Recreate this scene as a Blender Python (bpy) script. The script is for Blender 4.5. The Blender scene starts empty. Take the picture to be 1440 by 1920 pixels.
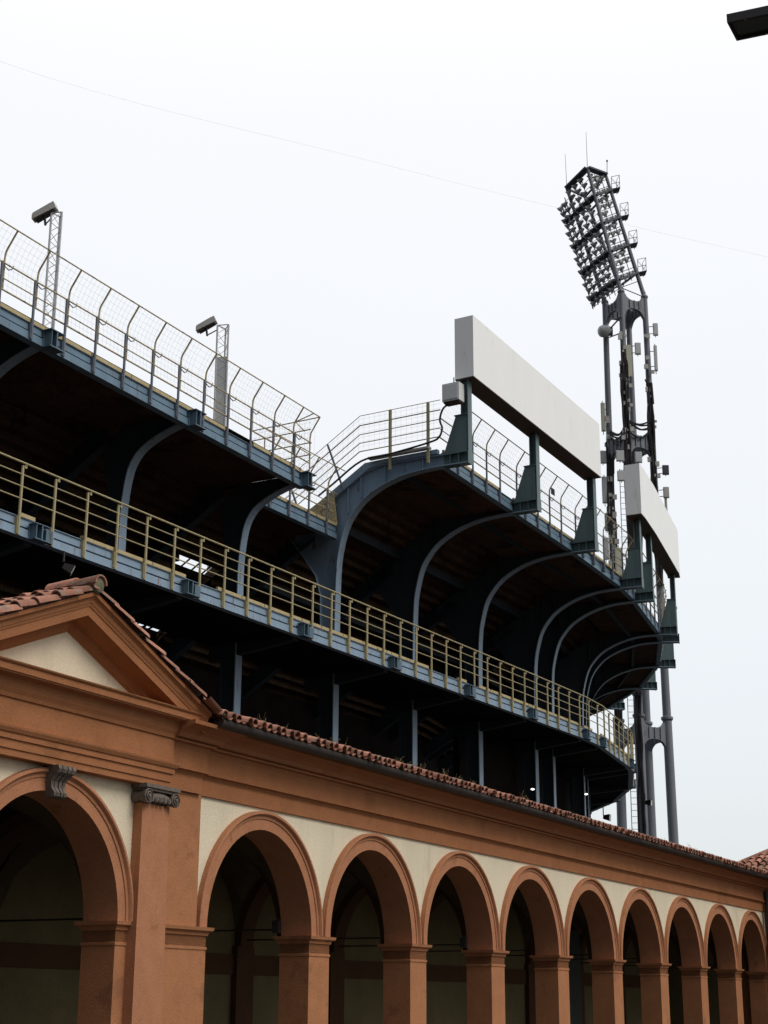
import bpy, math, random
from mathutils import Vector, Matrix
random.seed(7)
S = bpy.context.scene
COL = S.collection
R = math.radians

# ------------------------------------------------------------------ camera
CAM_H = 1.65
PITCH, ROLL = R(17.282), R(-0.2586)
cd = bpy.data.cameras.new('Camera'); cam = bpy.data.objects.new('Camera', cd); COL.objects.link(cam)
cd.sensor_fit = 'HORIZONTAL'; cd.sensor_width = 24.0; cd.lens = 2960.3/1440*24
cd.clip_start = 0.1; cd.clip_end = 3000
R0 = Vector((1, 0, 0)); U0 = Vector((0, -math.sin(PITCH), math.cos(PITCH))); F0 = Vector((0, math.cos(PITCH), math.sin(PITCH)))
Rx = R0*math.cos(ROLL) - U0*math.sin(ROLL); Ux = R0*math.sin(ROLL) + U0*math.cos(ROLL)
M = Matrix((Rx, Ux, -F0)).transposed().to_4x4(); M.translation = Vector((0, 0, CAM_H))
cam.matrix_world = M
S.camera = cam
S.render.resolution_x = 768; S.render.resolution_y = 1024

# ------------------------------------------------------------------ light: overcast
SUN_EL, SUN_ROT = R(48), R(118)
w = bpy.data.worlds.new('World'); S.world = w; w.use_nodes = True
nt = w.node_tree; nt.nodes.clear()
N = nt.nodes.new; L = nt.links.new
out = N('ShaderNodeOutputWorld')
sky = N('ShaderNodeTexSky'); sky.sky_type = 'NISHITA'; sky.sun_disc = False
sky.sun_elevation = SUN_EL; sky.sun_rotation = SUN_ROT; sky.air_density = 1.0; sky.dust_density = 4.0
bg1 = N('ShaderNodeBackground'); bg1.inputs[1].default_value = 0.05; L(sky.outputs[0], bg1.inputs[0])
geo = N('ShaderNodeNewGeometry'); sep = N('ShaderNodeSeparateXYZ'); L(geo.outputs['Incoming'], sep.inputs[0])
inv = N('ShaderNodeMath'); inv.operation = 'MULTIPLY'; inv.inputs[1].default_value = -1; L(sep.outputs[2], inv.inputs[0])
ramp = N('ShaderNodeValToRGB')
tcn = N('ShaderNodeTexCoord'); cn = N('ShaderNodeTexNoise'); cn.inputs['Scale'].default_value = 1.6; cn.inputs['Detail'].default_value = 3
L(tcn.outputs['Generated'], cn.inputs[0])
cadd = N('ShaderNodeMath'); cadd.operation = 'MULTIPLY_ADD'; cadd.inputs[1].default_value = 0.16; L(cn.outputs['Fac'], cadd.inputs[0]); L(inv.outputs[0], cadd.inputs[2])
L(cadd.outputs[0], ramp.inputs[0])
e = ramp.color_ramp.elements
e[0].position = 0.04; e[0].color = (0.62, 0.655, 0.675, 1)
e[1].position = 1.0; e[1].color = (1.0, .99, .98, 1)
m = e.new(0.36); m.color = (0.82, 0.825, 0.815, 1)
m = e.new(0.60); m.color = (0.91, 0.90, 0.885, 1)
bg2 = N('ShaderNodeBackground'); L(ramp.outputs[0], bg2.inputs[0])
# sky dimmed low behind the viewer, added to cut fill light; bright zenith
el = N('ShaderNodeMapRange'); el.interpolation_type = 'SMOOTHSTEP'; el.inputs[1].default_value = .50; el.inputs[2].default_value = .95; L(inv.outputs[0], el.inputs[0])
azm = N('ShaderNodeMapRange'); azm.interpolation_type = 'SMOOTHSTEP'; azm.inputs[1].default_value = -.05; azm.inputs[2].default_value = .32
dt = N('ShaderNodeVectorMath'); dt.operation = 'DOT_PRODUCT'; dt.inputs[1].default_value = (.5, .866, 0); L(geo.outputs['Incoming'], dt.inputs[0]); L(dt.outputs['Value'], azm.inputs[0])
lowb = N('ShaderNodeMath'); lowb.operation = 'SUBTRACT'; lowb.inputs[0].default_value = 1; L(el.outputs[0], lowb.inputs[1])
dk1 = N('ShaderNodeMath'); dk1.operation = 'MULTIPLY'; L(lowb.outputs[0], dk1.inputs[0]); L(azm.outputs[0], dk1.inputs[1])
st1 = N('ShaderNodeMath'); st1.operation = 'MULTIPLY_ADD'; st1.inputs[1].default_value = -.93; st1.inputs[2].default_value = 1.0; L(dk1.outputs[0], st1.inputs[0])
zn = N('ShaderNodeMath'); zn.operation = 'MULTIPLY_ADD'; zn.inputs[1].default_value = 1.0; L(el.outputs[0], zn.inputs[0]); L(st1.outputs[0], zn.inputs[2])
bk = N('ShaderNodeMapRange'); bk.interpolation_type = 'SMOOTHSTEP'; bk.inputs[1].default_value = -.55; bk.inputs[2].default_value = .2; bk.inputs[3].default_value = 1.0; bk.inputs[4].default_value = .5  # unseen sky behind the viewer dimmed further, to weaken the fill light
L(sep.outputs[1], bk.inputs[0])
fin = N('ShaderNodeMath'); fin.operation = 'MULTIPLY'; zs = N('ShaderNodeMath'); zs.operation = 'MULTIPLY'; zs.inputs[1].default_value = .97; L(zn.outputs[0], zs.inputs[0]); L(zs.outputs[0], fin.inputs[0]); L(bk.outputs[0], fin.inputs[1]); L(fin.outputs[0], bg2.inputs[1])
ad = N('ShaderNodeAddShader'); L(bg1.outputs[0], ad.inputs[0]); L(bg2.outputs[0], ad.inputs[1]); L(ad.outputs[0], out.inputs[0])
sd = bpy.data.lights.new('Sun', 'SUN'); sun = bpy.data.objects.new('Sun', sd); COL.objects.link(sun)
sd.energy = 1.35; sd.angle = R(28); sd.color = (1.0, 0.97, 0.93)
# light comes from the right rear of the camera, high
sun.rotation_euler = (R(90)-SUN_EL, 0, R(62))
vs = S.view_settings; vs.view_transform = 'Standard'; vs.look = 'None'; vs.exposure = 0.0; vs.gamma = 1.0
vs.use_curve_mapping = False

# ------------------------------------------------------------------ frames of reference
AZ = R(27.0604)
u = Vector((math.sin(AZ), math.cos(AZ), 0)); nn = Vector((u.y, -u.x, 0)); o = -nn*12.6366
def A(a, b, z):            # arcade: a along, b outward, z above eye level
    return o + u*a + nn*b + Vector((0, 0, z+CAM_H))
O = Vector((-21.47682, 10.97133, 0)); T_ = Vector((0.49956829, 0.86627451, 0)); N_ = Vector((0.86627451, -0.49956829, 0))
RING = [5.4, 10.8, 16.2, 21.6, 27.1, 32.8, 38.3, 43.5, 48.7, 53.8, 59.0, 61.2, 67.4, 68.9, 74.3, 79.7, 85.4, 91.0, 96.6, 102.2, 107.8]
RC = 38.5
def base(s):
    if s < 57: return O + T_*s, N_.copy()
    th = (s-57)/RC
    nv = T_*math.sin(th) + N_*math.cos(th)
    return O + T_*57 - N_*RC + nv*RC, nv
RB = [base(s) for s in RING]
def rseg(s):
    for i in range(len(RING)-1):
        if s <= RING[i+1] + 1e-6: return i
    return len(RING)-2
def Q(s, r, z):            # stadium ring: s along, r outward of the gallery edge, faceted between frames
    if s > 57 and r > 0: r *= 1 - 0.17*min(1, (s-57)/5)
    i = rseg(s); t = (s-RING[i])/(RING[i+1]-RING[i])
    p = (RB[i][0] + RB[i][1]*r).lerp(RB[i+1][0] + RB[i+1][1]*r, t)
    return p + Vector((0, 0, z+CAM_H))

# ------------------------------------------------------------------ mesh helpers
def nrm(v): v.normalize(); return v
class MB:
    def __init__(s): s.v = []; s.f = []
    def add(s, vs, fs):
        n = len(s.v); s.v += [Vector(x) for x in vs]; s.f += [tuple(i+n for i in f) for f in fs]; return s
    def quad(s, a, b, c, d): return s.add([a, b, c, d], [(0, 1, 2, 3)])
    def hexa(s, p):        # p: 8 points, bottom ring then top ring
        return s.add(p, [(0, 3, 2, 1), (4, 5, 6, 7), (0, 1, 5, 4), (1, 2, 6, 5), (2, 3, 7, 6), (3, 0, 4, 7)])
    def box(s, fn, x0, x1, y0, y1, z0, z1):
        return s.hexa([fn(x0, y0, z0), fn(x1, y0, z0), fn(x1, y1, z0), fn(x0, y1, z0), fn(x0, y0, z1), fn(x1, y0, z1), fn(x1, y1, z1), fn(x0, y1, z1)])
    def prism(s, A_, B_):  # two matching polygons
        n = len(A_)
        return s.add(list(A_)+list(B_), [tuple(range(n-1, -1, -1)), tuple(range(n, 2*n))] + [(i, (i+1) % n, n+(i+1) % n, n+i) for i in range(n)])
    def loft(s, rings, closed=True, caps=True):
        n = len(rings[0]); k = len(s.v)
        for r_ in rings: s.v += [Vector(x) for x in r_]
        for j in range(len(rings)-1):
            for i in range(n if closed else n-1):
                a = k+j*n+i; b = k+j*n+(i+1) % n
                s.f.append((a, b, b+n, a+n))
        if caps and closed:
            s.f.append(tuple(k+i for i in range(n-1, -1, -1))); s.f.append(tuple(k+(len(rings)-1)*n+i for i in range(n)))
        return s
    def tube(s, pts, r, sides=6, r2=None, caps=True):
        pts = [Vector(p) for p in pts]; rings = []
        ref = None
        for i, p in enumerate(pts):
            d = (pts[min(i+1, len(pts)-1)] - pts[max(i-1, 0)])
            if d.length < 1e-9: d = Vector((0, 0, 1))
            d.normalize()
            if ref is None: ref = Vector((0, 0, 1)) if abs(d.z) < .9 else Vector((1, 0, 0))
            x = nrm(ref - d*ref.dot(d)); y = d.cross(x); ref = x
            rr = r if r2 is None else r + (r2-r)*i/max(1, len(pts)-1)
            rings.append([p + x*math.cos(2*math.pi*k/sides)*rr + y*math.sin(2*math.pi*k/sides)*rr for k in range(sides)])
        return s.loft(rings, True, caps)
    def bar(s, p, q, w_, h, up=Vector((0, 0, 1))):
        p = Vector(p); q = Vector(q); d = nrm(q-p); x = d.cross(up)
        if x.length < 1e-4: x = d.cross(Vector((1, 0, 0)))
        x.normalize(); y = x.cross(d)
        c = lambda c0: [c0 + x*i*w_/2 + y*j*h/2 for i, j in ((-1, -1), (1, -1), (1, 1), (-1, 1))]
        return s.prism(c(p), c(q))
    def lathe(s, c, ax, prof, sides=12):
        c = Vector(c); ax = nrm(Vector(ax)); ref = Vector((0, 0, 1)) if abs(ax.z) < .9 else Vector((1, 0, 0))
        x = nrm(ref - ax*ref.dot(ax)); y = ax.cross(x)
        rings = [[c + ax*h + x*math.cos(2*math.pi*k/sides)*rr + y*math.sin(2*math.pi*k/sides)*rr for k in range(sides)] for rr, h in prof]
        return s.loft(rings, True, True)
    def build(s, name, mat, parent=None, smooth=False, loc=None):
        me = bpy.data.meshes.new(name)
        off = Vector(loc) if loc is not None else (parent['_w'] if parent is not None else Vector())
        off = Vector(off)
        me.from_pydata([tuple(p-off) for p in s.v], [], s.f)
        me.materials.append(mat)
        if smooth: me.polygons.foreach_set('use_smooth', [True]*len(me.polygons)); me.set_sharp_from_angle(angle=R(35))
        me.update()
        ob = bpy.data.objects.new(name, me); COL.objects.link(ob)
        if parent is not None:
            ob.parent = parent; ob.location = off - Vector(parent['_w'])
        else: ob.location = off
        ob['_w'] = off
        return ob
def tag(ob, label=None, cat=None, group=None, kind=None):
    if label: ob['label'] = label
    if cat: ob['category'] = cat
    if group: ob['group'] = group
    if kind: ob['kind'] = kind
    return ob
def empty(name, loc, label, cat, group=None):
    ob = bpy.data.objects.new(name, None); COL.objects.link(ob); ob.location = loc; ob['_w'] = Vector(loc)
    ob.empty_display_size = .3
    return tag(ob, label, cat, group)
def inst(ob, parent, loc, rz, name=None):
    c = ob.copy(); COL.objects.link(c); c.parent = parent
    c.location = Vector(loc) - Vector(parent['_w']); c.rotation_euler = (0, 0, rz)
    return c

# ------------------------------------------------------------------ materials
def mat(name, col, rough=.6, metal=0, var=.12, scale=6, bump=0.0, bscale=60, wear=None, wamt=.5, wscale=4, spec=.4, streak=False, island=0, emit=None, grain=0, gscale=85):
    m_ = bpy.data.materials.new(name); m_.use_nodes = True
    t = m_.node_tree; nd = t.nodes.new; lk = t.links.new
    b = t.nodes['Principled BSDF']
    b.inputs['Roughness'].default_value = rough; b.inputs['Metallic'].default_value = metal
    b.inputs['Specular IOR Level'].default_value = spec
    g = nd('ShaderNodeNewGeometry')
    mp = nd('ShaderNodeMapping'); lk(g.outputs['Position'], mp.inputs[0])
    if streak: mp.inputs['Scale'].default_value = (1, 1, .18)
    n1 = nd('ShaderNodeTexNoise'); n1.inputs['Scale'].default_value = scale; n1.inputs['Detail'].default_value = 8; n1.inputs['Roughness'].default_value = .65
    lk(mp.outputs[0], n1.inputs[0])
    r1 = nd('ShaderNodeMapRange'); r1.inputs[1].default_value = .25; r1.inputs[2].default_value = .75
    r1.inputs[3].default_value = 1-var; r1.inputs[4].default_value = 1+var; lk(n1.outputs[0], r1.inputs[0])
    mul = nd('ShaderNodeVectorMath'); mul.operation = 'SCALE'; mul.inputs[0].default_value = col
    last = r1.outputs[0]
    if grain:
        ng = nd('ShaderNodeTexNoise'); ng.inputs['Scale'].default_value = gscale; ng.inputs['Detail'].default_value = 2; lk(g.outputs['Position'], ng.inputs[0])
        rg = nd('ShaderNodeMapRange'); rg.inputs[1].default_value = .3; rg.inputs[2].default_value = .7; rg.inputs[3].default_value = 1-grain; rg.inputs[4].default_value = 1+grain; lk(ng.outputs[0], rg.inputs[0])
        mg = nd('ShaderNodeMath'); mg.operation = 'MULTIPLY'; lk(last, mg.inputs[0]); lk(rg.outputs[0], mg.inputs[1]); last = mg.outputs[0]
    if island:
        r2 = nd('ShaderNodeMapRange'); r2.inputs[3].default_value = 1-island; r2.inputs[4].default_value = 1+island
        lk(g.outputs['Random Per Island'], r2.inputs[0])
        mm = nd('ShaderNodeMath'); mm.operation = 'MULTIPLY'; lk(last, mm.inputs[0]); lk(r2.outputs[0], mm.inputs[1]); last = mm.outputs[0]
    lk(last, mul.inputs['Scale']); c = mul.outputs[0]
    if wear:
        n2 = nd('ShaderNodeTexNoise'); n2.inputs['Scale'].default_value = wscale; n2.inputs['Detail'].default_value = 10; n2.inputs['Roughness'].default_value = .7
        lk(mp.outputs[0], n2.inputs[0])
        r3 = nd('ShaderNodeMapRange'); r3.inputs[1].default_value = 1-wamt; r3.inputs[2].default_value = 1-wamt+.06; lk(n2.outputs[0], r3.inputs[0])
        mx = nd('ShaderNodeMix'); mx.data_type = 'RGBA'; lk(r3.outputs[0], mx.inputs[0]); lk(c, mx.inputs[6]); mx.inputs[7].default_value = (*wear, 1); c = mx.outputs[2]
    lk(c, b.inputs['Base Color'])
    if bump:
        n3 = nd('ShaderNodeTexNoise'); n3.inputs['Scale'].default_value = bscale; n3.inputs['Detail'].default_value = 6; lk(g.outputs['Position'], n3.inputs[0])
        bp = nd('ShaderNodeBump'); bp.inputs['Strength'].default_value = bump; bp.inputs['Distance'].default_value = .02; lk(n3.outputs[0], bp.inputs['Height']); lk(bp.outputs[0], b.inputs['Normal'])
    if emit: b.inputs['Emission Color'].default_value = (*emit[0], 1); b.inputs['Emission Strength'].default_value = emit[1]
    return m_
MT = dict(
 orange=mat('orange_plaster', (.37, .162, .075), .9, grain=.20, var=.13, scale=2.5, bump=.35, bscale=45, wear=(.28, .125, .06), wamt=.42, wscale=1.2, spec=.15),
 ent=mat('orange_plaster_cornice', (.33, .138, .060), .9, grain=.20, var=.13, scale=2.5, bump=.35, bscale=45, wear=(.27, .115, .048), wamt=.42, wscale=1.2, spec=.15),
 orange2=mat('orange_plaster_bright', (.39, .175, .090), .9, grain=.20, var=.14, scale=3, bump=.3, bscale=45, spec=.15, wear=(.29, .13, .06), wamt=.40, wscale=1.6),
 cream=mat('cream_plaster', (.70, .62, .46), .9, grain=.13, var=.09, scale=1.3, bump=.35, bscale=45, spec=.15, wear=(.57, .49, .35), wamt=.42, wscale=1.1, streak=True),
 cream_in=mat('cream_plaster_shaded', (.135, .112, .058), .95, grain=.25, var=.15, scale=1.5, bump=.2, spec=.1),  # cream plaster with the shade under the vaults put into its colour
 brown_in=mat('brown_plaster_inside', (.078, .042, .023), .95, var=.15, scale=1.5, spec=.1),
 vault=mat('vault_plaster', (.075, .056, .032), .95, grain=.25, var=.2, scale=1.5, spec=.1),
 tile=mat('terracotta', (.30, .145, .10), .9, var=.3, scale=9, island=.45, wear=(.20, .165, .13), wamt=.45, wscale=5, spec=.1, bump=.3),
 tileu=mat('terracotta_under', (.09, .045, .03), .95, var=.3, spec=.1),
 moss=mat('mossy_mortar', (.16, .15, .10), .95, var=.4, scale=14, bump=.6, spec=.1),
 stone=mat('grey_stone', (.15, .125, .105), .9, var=.35, scale=16, bump=.7, bscale=30, spec=.15),
 gutter=mat('dark_gutter', (.035, .026, .022), .6, var=.3),
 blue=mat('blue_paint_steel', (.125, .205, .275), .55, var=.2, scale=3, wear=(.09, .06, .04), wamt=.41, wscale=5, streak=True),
 bluel=mat('pale_blue_paint_lit', (.21, .30, .39), .55, var=.14, scale=4, wear=(.15, .085, .05), wamt=.41, wscale=6, streak=True),  # blue paint of the edge beams; on flanges and end frame, paleness stands for skylight
 teal=mat('teal_paint_steel', (.095, .145, .15), .5, var=.22, scale=3, wear=(.06, .065, .06), wamt=.40, wscale=4, streak=True),
 post=mat('grey_blue_post', (.115, .135, .17), .6, var=.25, scale=8, wear=(.10, .06, .04), wamt=.38, wscale=12),
 rust=mat('rusty_yellow_tube', (.44, .37, .21), .8, var=.4, scale=12, wear=(.075, .04, .025), wamt=.45, wscale=9),
 yellow=mat('yellow_paint', (.38, .33, .18), .6, var=.18, scale=9, wear=(.14, .07, .03), wamt=.40, wscale=11),
 curb=mat('yellow_curb', (.42, .345, .18), .7, var=.18, scale=5, wear=(.07, .028, .015), wamt=.42, wscale=3),
 wire=mat('galvanised_wire', (.42, .43, .42), .6, var=.1),
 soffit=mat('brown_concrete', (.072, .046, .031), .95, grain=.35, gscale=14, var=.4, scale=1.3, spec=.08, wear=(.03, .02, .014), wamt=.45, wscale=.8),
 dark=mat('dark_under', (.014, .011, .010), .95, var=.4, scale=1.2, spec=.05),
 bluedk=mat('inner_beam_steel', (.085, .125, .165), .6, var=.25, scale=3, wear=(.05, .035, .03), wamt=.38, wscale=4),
 steeld=mat('dark_steel_shaded', (.020, .031, .042), .7, var=.3, scale=3),  # near-black colour stands for the shade under the stand
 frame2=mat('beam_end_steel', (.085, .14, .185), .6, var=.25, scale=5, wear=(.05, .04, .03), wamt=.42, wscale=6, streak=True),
 frame=mat('frame_steel_shaded', (.030, .048, .062), .6, var=.22, scale=3, wear=(.045, .035, .03), wamt=.39, wscale=4, streak=True),  # web colour darkened to carry the shade behind the flanges
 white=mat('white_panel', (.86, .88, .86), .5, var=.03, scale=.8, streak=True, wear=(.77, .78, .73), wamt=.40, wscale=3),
 whited=mat('dark_panel_underside', (.05, .035, .028), .7, var=.3, scale=2),  # near-black brown below the white panels
 box=mat('white_cabinet', (.60, .62, .62), .5, var=.06),
 black=mat('black_rubber', (.02, .016, .017), .6, var=.2),
 tower=mat('grey_tower_steel', (.16, .175, .20), .55, var=.25, scale=1.5, streak=True, wear=(.07, .06, .06), wamt=.40, wscale=2),
 towerd=mat('dark_tower_steel', (.045, .052, .062), .6, var=.3, scale=2),
 lampb=mat('lamp_housing', (.27, .275, .285), .45, metal=.3, var=.25, scale=1, island=.4),
 ant=mat('antenna_plastic', (.52, .54, .53), .5, var=.08),
 anty=mat('antenna_cream', (.50, .49, .38), .5, var=.08),
 mast=mat('galvanised_mast', (.50, .51, .53), .5, var=.15, scale=8),
 lampw=mat('lamp_grey', (.46, .45, .42), .5, var=.15),
 lens=mat('lamp_glass', (.035, .04, .038), .25, var=.3, scale=25),
 ground=mat('asphalt', (.05, .048, .045), .95, var=.2, scale=1, spec=.1),
 paving=mat('stone_paving', (.10, .09, .08), .95, var=.2, scale=2, spec=.1),
 bark=mat('bark', (.08, .065, .05), .9, var=.3),
 weed=mat('dry_weed', (.16, .13, .06), .9, var=.3),
 glow=mat('lit_lamp', (.8, .8, .8), .5, emit=((1, .95, .85), 3)),
 paper=mat('white_notice', (.7, .7, .72), .7, var=.05),
 green=mat('dark_green_gate', (.03, .045, .04), .6, var=.3),
)

# ------------------------------------------------------------------ ground
g = MB()
for i in range(-10, 10):
    for j in range(-4, 16):
        x, y, d = i*100, j*100, 100
        g.quad((x, y, 0), (x+d, y, 0), (x+d, y+d, 0), (x, y+d, 0))
tag(g.build('ground', MT['ground']), kind='structure')
g = MB(); g.box(A, 2, 60, -4.6, 2.6, -1.67, -1.52)
tag(g.build('pavement', MT['paving']), kind='structure')

# ================================================================== ARCADE
GZ = -1.52
P0, SP = 20.76, 3.593
RI, RO = 1.49, 1.765
def arcade_sweep(mb, path, prof):
    """prof (out, z) swept along plan path (a, b), out = to the right-hand/outer side, mitred"""
    n = len(path); rings = []
    for i, p in enumerate(path):
        p = Vector(p)
        def nor(q0, q1): d = nrm(Vector(q1)-Vector(q0)); return Vector((-d.y, d.x))
        if i == 0: m_ = nor(path[0], path[1])
        elif i == n-1: m_ = nor(path[-2], path[-1])
        else:
            n1 = nor(path[i-1], path[i]); n2 = nor(path[i], path[i+1]); m_ = (n1+n2)/(1+n1.dot(n2))
        rings.append([A(p.x+m_.x*q, p.y+m_.y*q, z) for q, z in prof])
    mb.loft(rings, True, True)
def arch_band(mb, c, zs=1.0, seg=40, ri=RI, ro=RO, bb=-.52):
    prof = [(ri, bb), (ri, .03), (ri+.160, .03), (ri+.163, .045), (ri+.18, .047), (ri+.205, .05), (ri+.222, .085), (ri+.235, .095), (ro, .088), (ro, bb)]
    rings = []
    for k in range(seg+1):
        th = math.pi*k/seg
        rings.append([A(c - math.cos(th)*rr, b, zs + math.sin(th)*rr) for rr, b in prof])
    mb.loft(rings, True, True)
def spandrel(mb, x0, x1, c, top=2.82, zs=1.0, b0=0.0, b1=-.5, r=RO-.01):
    xs = [x0] + [c - r*math.cos(math.pi*k/36) for k in range(37)] + [x1]
    lo = [zs if abs(x-c) >= r-1e-6 else zs+math.sqrt(max(0, r*r-(x-c)**2)) for x in xs]
    for i in range(len(xs)-1):
        if xs[i+1]-xs[i] < 1e-4: continue
        for b in (b0, b1):
            mb.quad(A(xs[i], b, lo[i]), A(xs[i+1], b, lo[i+1]), A(xs[i+1], b, top), A(xs[i], b, top))
def impost_ring(mb, x0, x1, b0, b1):
    pr = [(0, .70), (.012, .70), (.012, .735), (0, .74), (0, .88), (.02, .89), (.03, .93), (.075, .955), (.085, 1.0), (0, 1.003)]
    pts = [(x0, b0), (x0, b1), (x1, b1), (x1, b0)]
    cx, cb = (x0+x1)/2, (b0+b1)/2
    rings = []
    for (x, b) in pts:
        sx = 1 if x > cx else -1; sb = 1 if b > cb else -1
        rings.append([A(x+sx*q, b+sb*q, z) for q, z in pr])
    rings.append(rings[0])
    mb.loft(rings, True, False)
    mb.quad(A(x0-.08, b0-.08, 1.0), A(x1+.08, b0-.08, 1.0), A(x1+.08, b1+.08, 1.0), A(x0-.08, b1+.08, 1.0))

DEPTH = -3.7
arc = empty('arcade', A(35, 0, GZ), 'long orange and cream arcade of round arches under a tiled roof', 'arcade')
wl = MB()
for k in range(9):
    c = P0+SP*k; x0 = c-SP/2; x1 = c+SP/2
    if k == 0: x0 = 18.95
    spandrel(wl, x0, x1, c)
wl.build('wall', MT['cream'], arc)
for k in range(9):
    ab = MB(); arch_band(ab, P0+SP*k); ab.build('arch_moulding', MT['orange2'], arc, smooth=True)
for k in range(10):
    c = P0+SP*(k-.5)
    x0, x1 = c-.325, c+.325
    if k == 0: x0 = 18.10; x1 = 19.27
    pm = MB(); pm.box(A, x0, x1, -.53, -.0 if k else .02, GZ, .999)
    p = pm.build('pier', MT['orange'], arc)
    im = MB(); impost_ring(im, x0, x1, -.53, 0 if k else .02); im.build('impost', MT['orange'], p)
# entablature
PROF = [(-.45, 2.81), (.04, 2.81), (.045, 3.03), (.055, 3.05), (.08, 3.085), (.125, 3.095), (.128, 3.118), (.085, 3.13), (.085, 3.385), (.095, 3.405), (.12, 3.445), (.175, 3.458), (.18, 3.485), (.15, 3.495),
        (.235, 3.505), (.27, 3.56), (.34, 3.61), (.43, 3.645), (.49, 3.66), (.50, 3.71), (-.45, 3.71)]
en = MB(); arcade_sweep(en, [(18.9, 0), (51.44, 0)], PROF)
en.build('entablature', MT['ent'], arc)
st = MB(); arcade_sweep(st, [(18.0, .062), (18.86, .062), (18.86, -.2)], PROF)
# strip pilaster between arcade and pavilion
st2 = MB(); st2.box(A, 18.03, 18.97, -.5, .05, 1.004, 2.808)
# gutter
gt = MB()
rings = []
for a in (18.55, 51.4):
    rings.append([A(a, .575 + .085*math.cos(math.pi+math.pi*k/8), 3.775 + .10*math.sin(math.pi+math.pi*k/8)) for k in range(9)] + [A(a, .65, 3.785), A(a, .575, 3.765), A(a, .50, 3.785)])
gt.loft(rings, True, True)
gt.build('gutter', MT['gutter'], arc, smooth=True)
dp = MB(); dp.tube([A(51.05, .12, 3.6), A(51.05, .16, 3.2), A(51.05, .16, GZ)], .06, 8); dp.build('downpipe', MT['gutter'], arc, smooth=True)

def tile_roof(mb, mu, org, along, down, W_, Lg, sp=.205, tl=.40, rad=.082, edge=True, jit=1.0, rows=None, keep=None):
    """mb: cover tiles, mu: underlay. org = top corner; along/down unit vectors"""
    along = nrm(Vector(along)); down = nrm(Vector(down)); nv = nrm(along.cross(down))
    if nv.z < 0: nv = -nv
    org = Vector(org)
    mu.hexa([org-nv*.015, org+along*W_-nv*.015, org+along*W_+down*(Lg-.03)-nv*.015, org+down*(Lg-.03)-nv*.015,
             org+nv*.005, org+along*W_+nv*.005, org+along*W_+down*(Lg-.03)+nv*.005, org+down*(Lg-.03)+nv*.005])
    ncol = int(W_/sp); nrow = int(math.ceil(Lg/tl)) if rows is None else rows
    for i in range(ncol+1):
        x = i*sp
        for j in range(nrow):
            d1 = Lg - j*tl + random.uniform(-.045, .03)*jit + .02; d0 = max(0, d1 - tl - .07)
            if d1 <= .05 or (keep and not keep(x, d1)): continue
            if random.random() < .015: continue
            xo = x + random.uniform(-.022, .022)*jit; sk = random.uniform(-.03, .03)*jit
            lift = .028+random.uniform(-.006, .012)*jit
            for cover in (1, 0):
                if not cover and j > 0: continue       # channels only seen at the eave
                cx = xo if cover else xo+sp/2
                ra, rb = (rad*.82, rad) if cover else (rad, rad*.86)
                rr = []
                for (d, r_, h, xs) in ((d0, ra, .0, sk), (d1 + (0 if cover else .03), rb, lift if cover else .0, 0)):
                    for q_ in (1.0, .80):
                        ring = []
                        for k in range(7):
                            th = math.pi*k/6
                            hz = math.sin(th)*r_*q_ if cover else -math.sin(th)*r_*.6*q_+.03
                            ring.append(org + along*(cx+xs+math.cos(th)*r_*q_) + down*d + nv*(hz+h+.01))
                        rr.append(ring)
                k0 = len(mb.v)
                for r_ in rr: mb.v += r_
                for k in range(6):
                    mb.f.append((k0+k, k0+k+1, k0+14+k+1, k0+14+k))
                    mb.f.append((k0+7+k+1, k0+7+k, k0+21+k, k0+21+k+1))
                    mb.f.append((k0+14+k, k0+14+k+1, k0+21+k+1, k0+21+k))
tt, tu = MB(), MB()
pit = R(17)
Lg = 2.9
top_b = .66-Lg*math.cos(pit)
tile_roof(tt, tu, A(18.55, top_b, 3.80+Lg*math.sin(pit)), u, (A(0, 1, 0)-A(0, 0, 0))*math.cos(pit)-Vector((0, 0, math.sin(pit))), 32.6, Lg)
# rear slope (plain run of tiles too)
tile_roof(tt, tu, A(18.55, top_b-.02, 3.80+Lg*math.sin(pit)), u, -(A(0, 1, 0)-A(0, 0, 0))*math.cos(pit)-Vector((0, 0, math.sin(pit))), 32.6, 2.4)
tr = tt.build('roof_tiles', MT['tile'], arc, smooth=True); tu.build('roof_deck', MT['tileu'], arc)
wd = MB()
for i in range(46):
    a = random.uniform(19, 46); q = A(a, .5-random.random()*.5, 3.95)
    for k in range(random.randint(3, 7)):
        d = Vector((random.uniform(-.1, .1), random.uniform(-.1, .1), random.uniform(.06, .2)))
        wd.tube([q, q+d*.6, q+d+Vector((random.uniform(-.04, .04), 0, -.01))], .0035, 3)
tag(wd.build('dry_weeds', MT['weed'], arc), kind='stuff')
# inside: back wall, vault, cross ribs, tie rods
bw = MB()
bw.quad(A(10.5, DEPTH, GZ), A(54, DEPTH, GZ), A(54, DEPTH, 2.9), A(10.5, DEPTH, 2.9))
bw.quad(A(10.5, DEPTH-.3, GZ), A(54, DEPTH-.3, GZ), A(54, DEPTH-.3, 3.9), A(10.5, DEPTH-.3, 3.9))
bw.quad(A(10.5, DEPTH-.3, 3.9), A(54, DEPTH-.3, 3.9), A(54, -.5, 3.72), A(10.5, -.5, 3.72))
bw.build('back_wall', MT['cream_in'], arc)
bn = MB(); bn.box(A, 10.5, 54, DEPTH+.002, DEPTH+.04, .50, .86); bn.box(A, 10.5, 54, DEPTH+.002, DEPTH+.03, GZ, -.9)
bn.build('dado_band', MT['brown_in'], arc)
vb = MB()
bc = (DEPTH-.5)/2; R2 = abs(DEPTH+.5)/2
RV = 1.62
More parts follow.
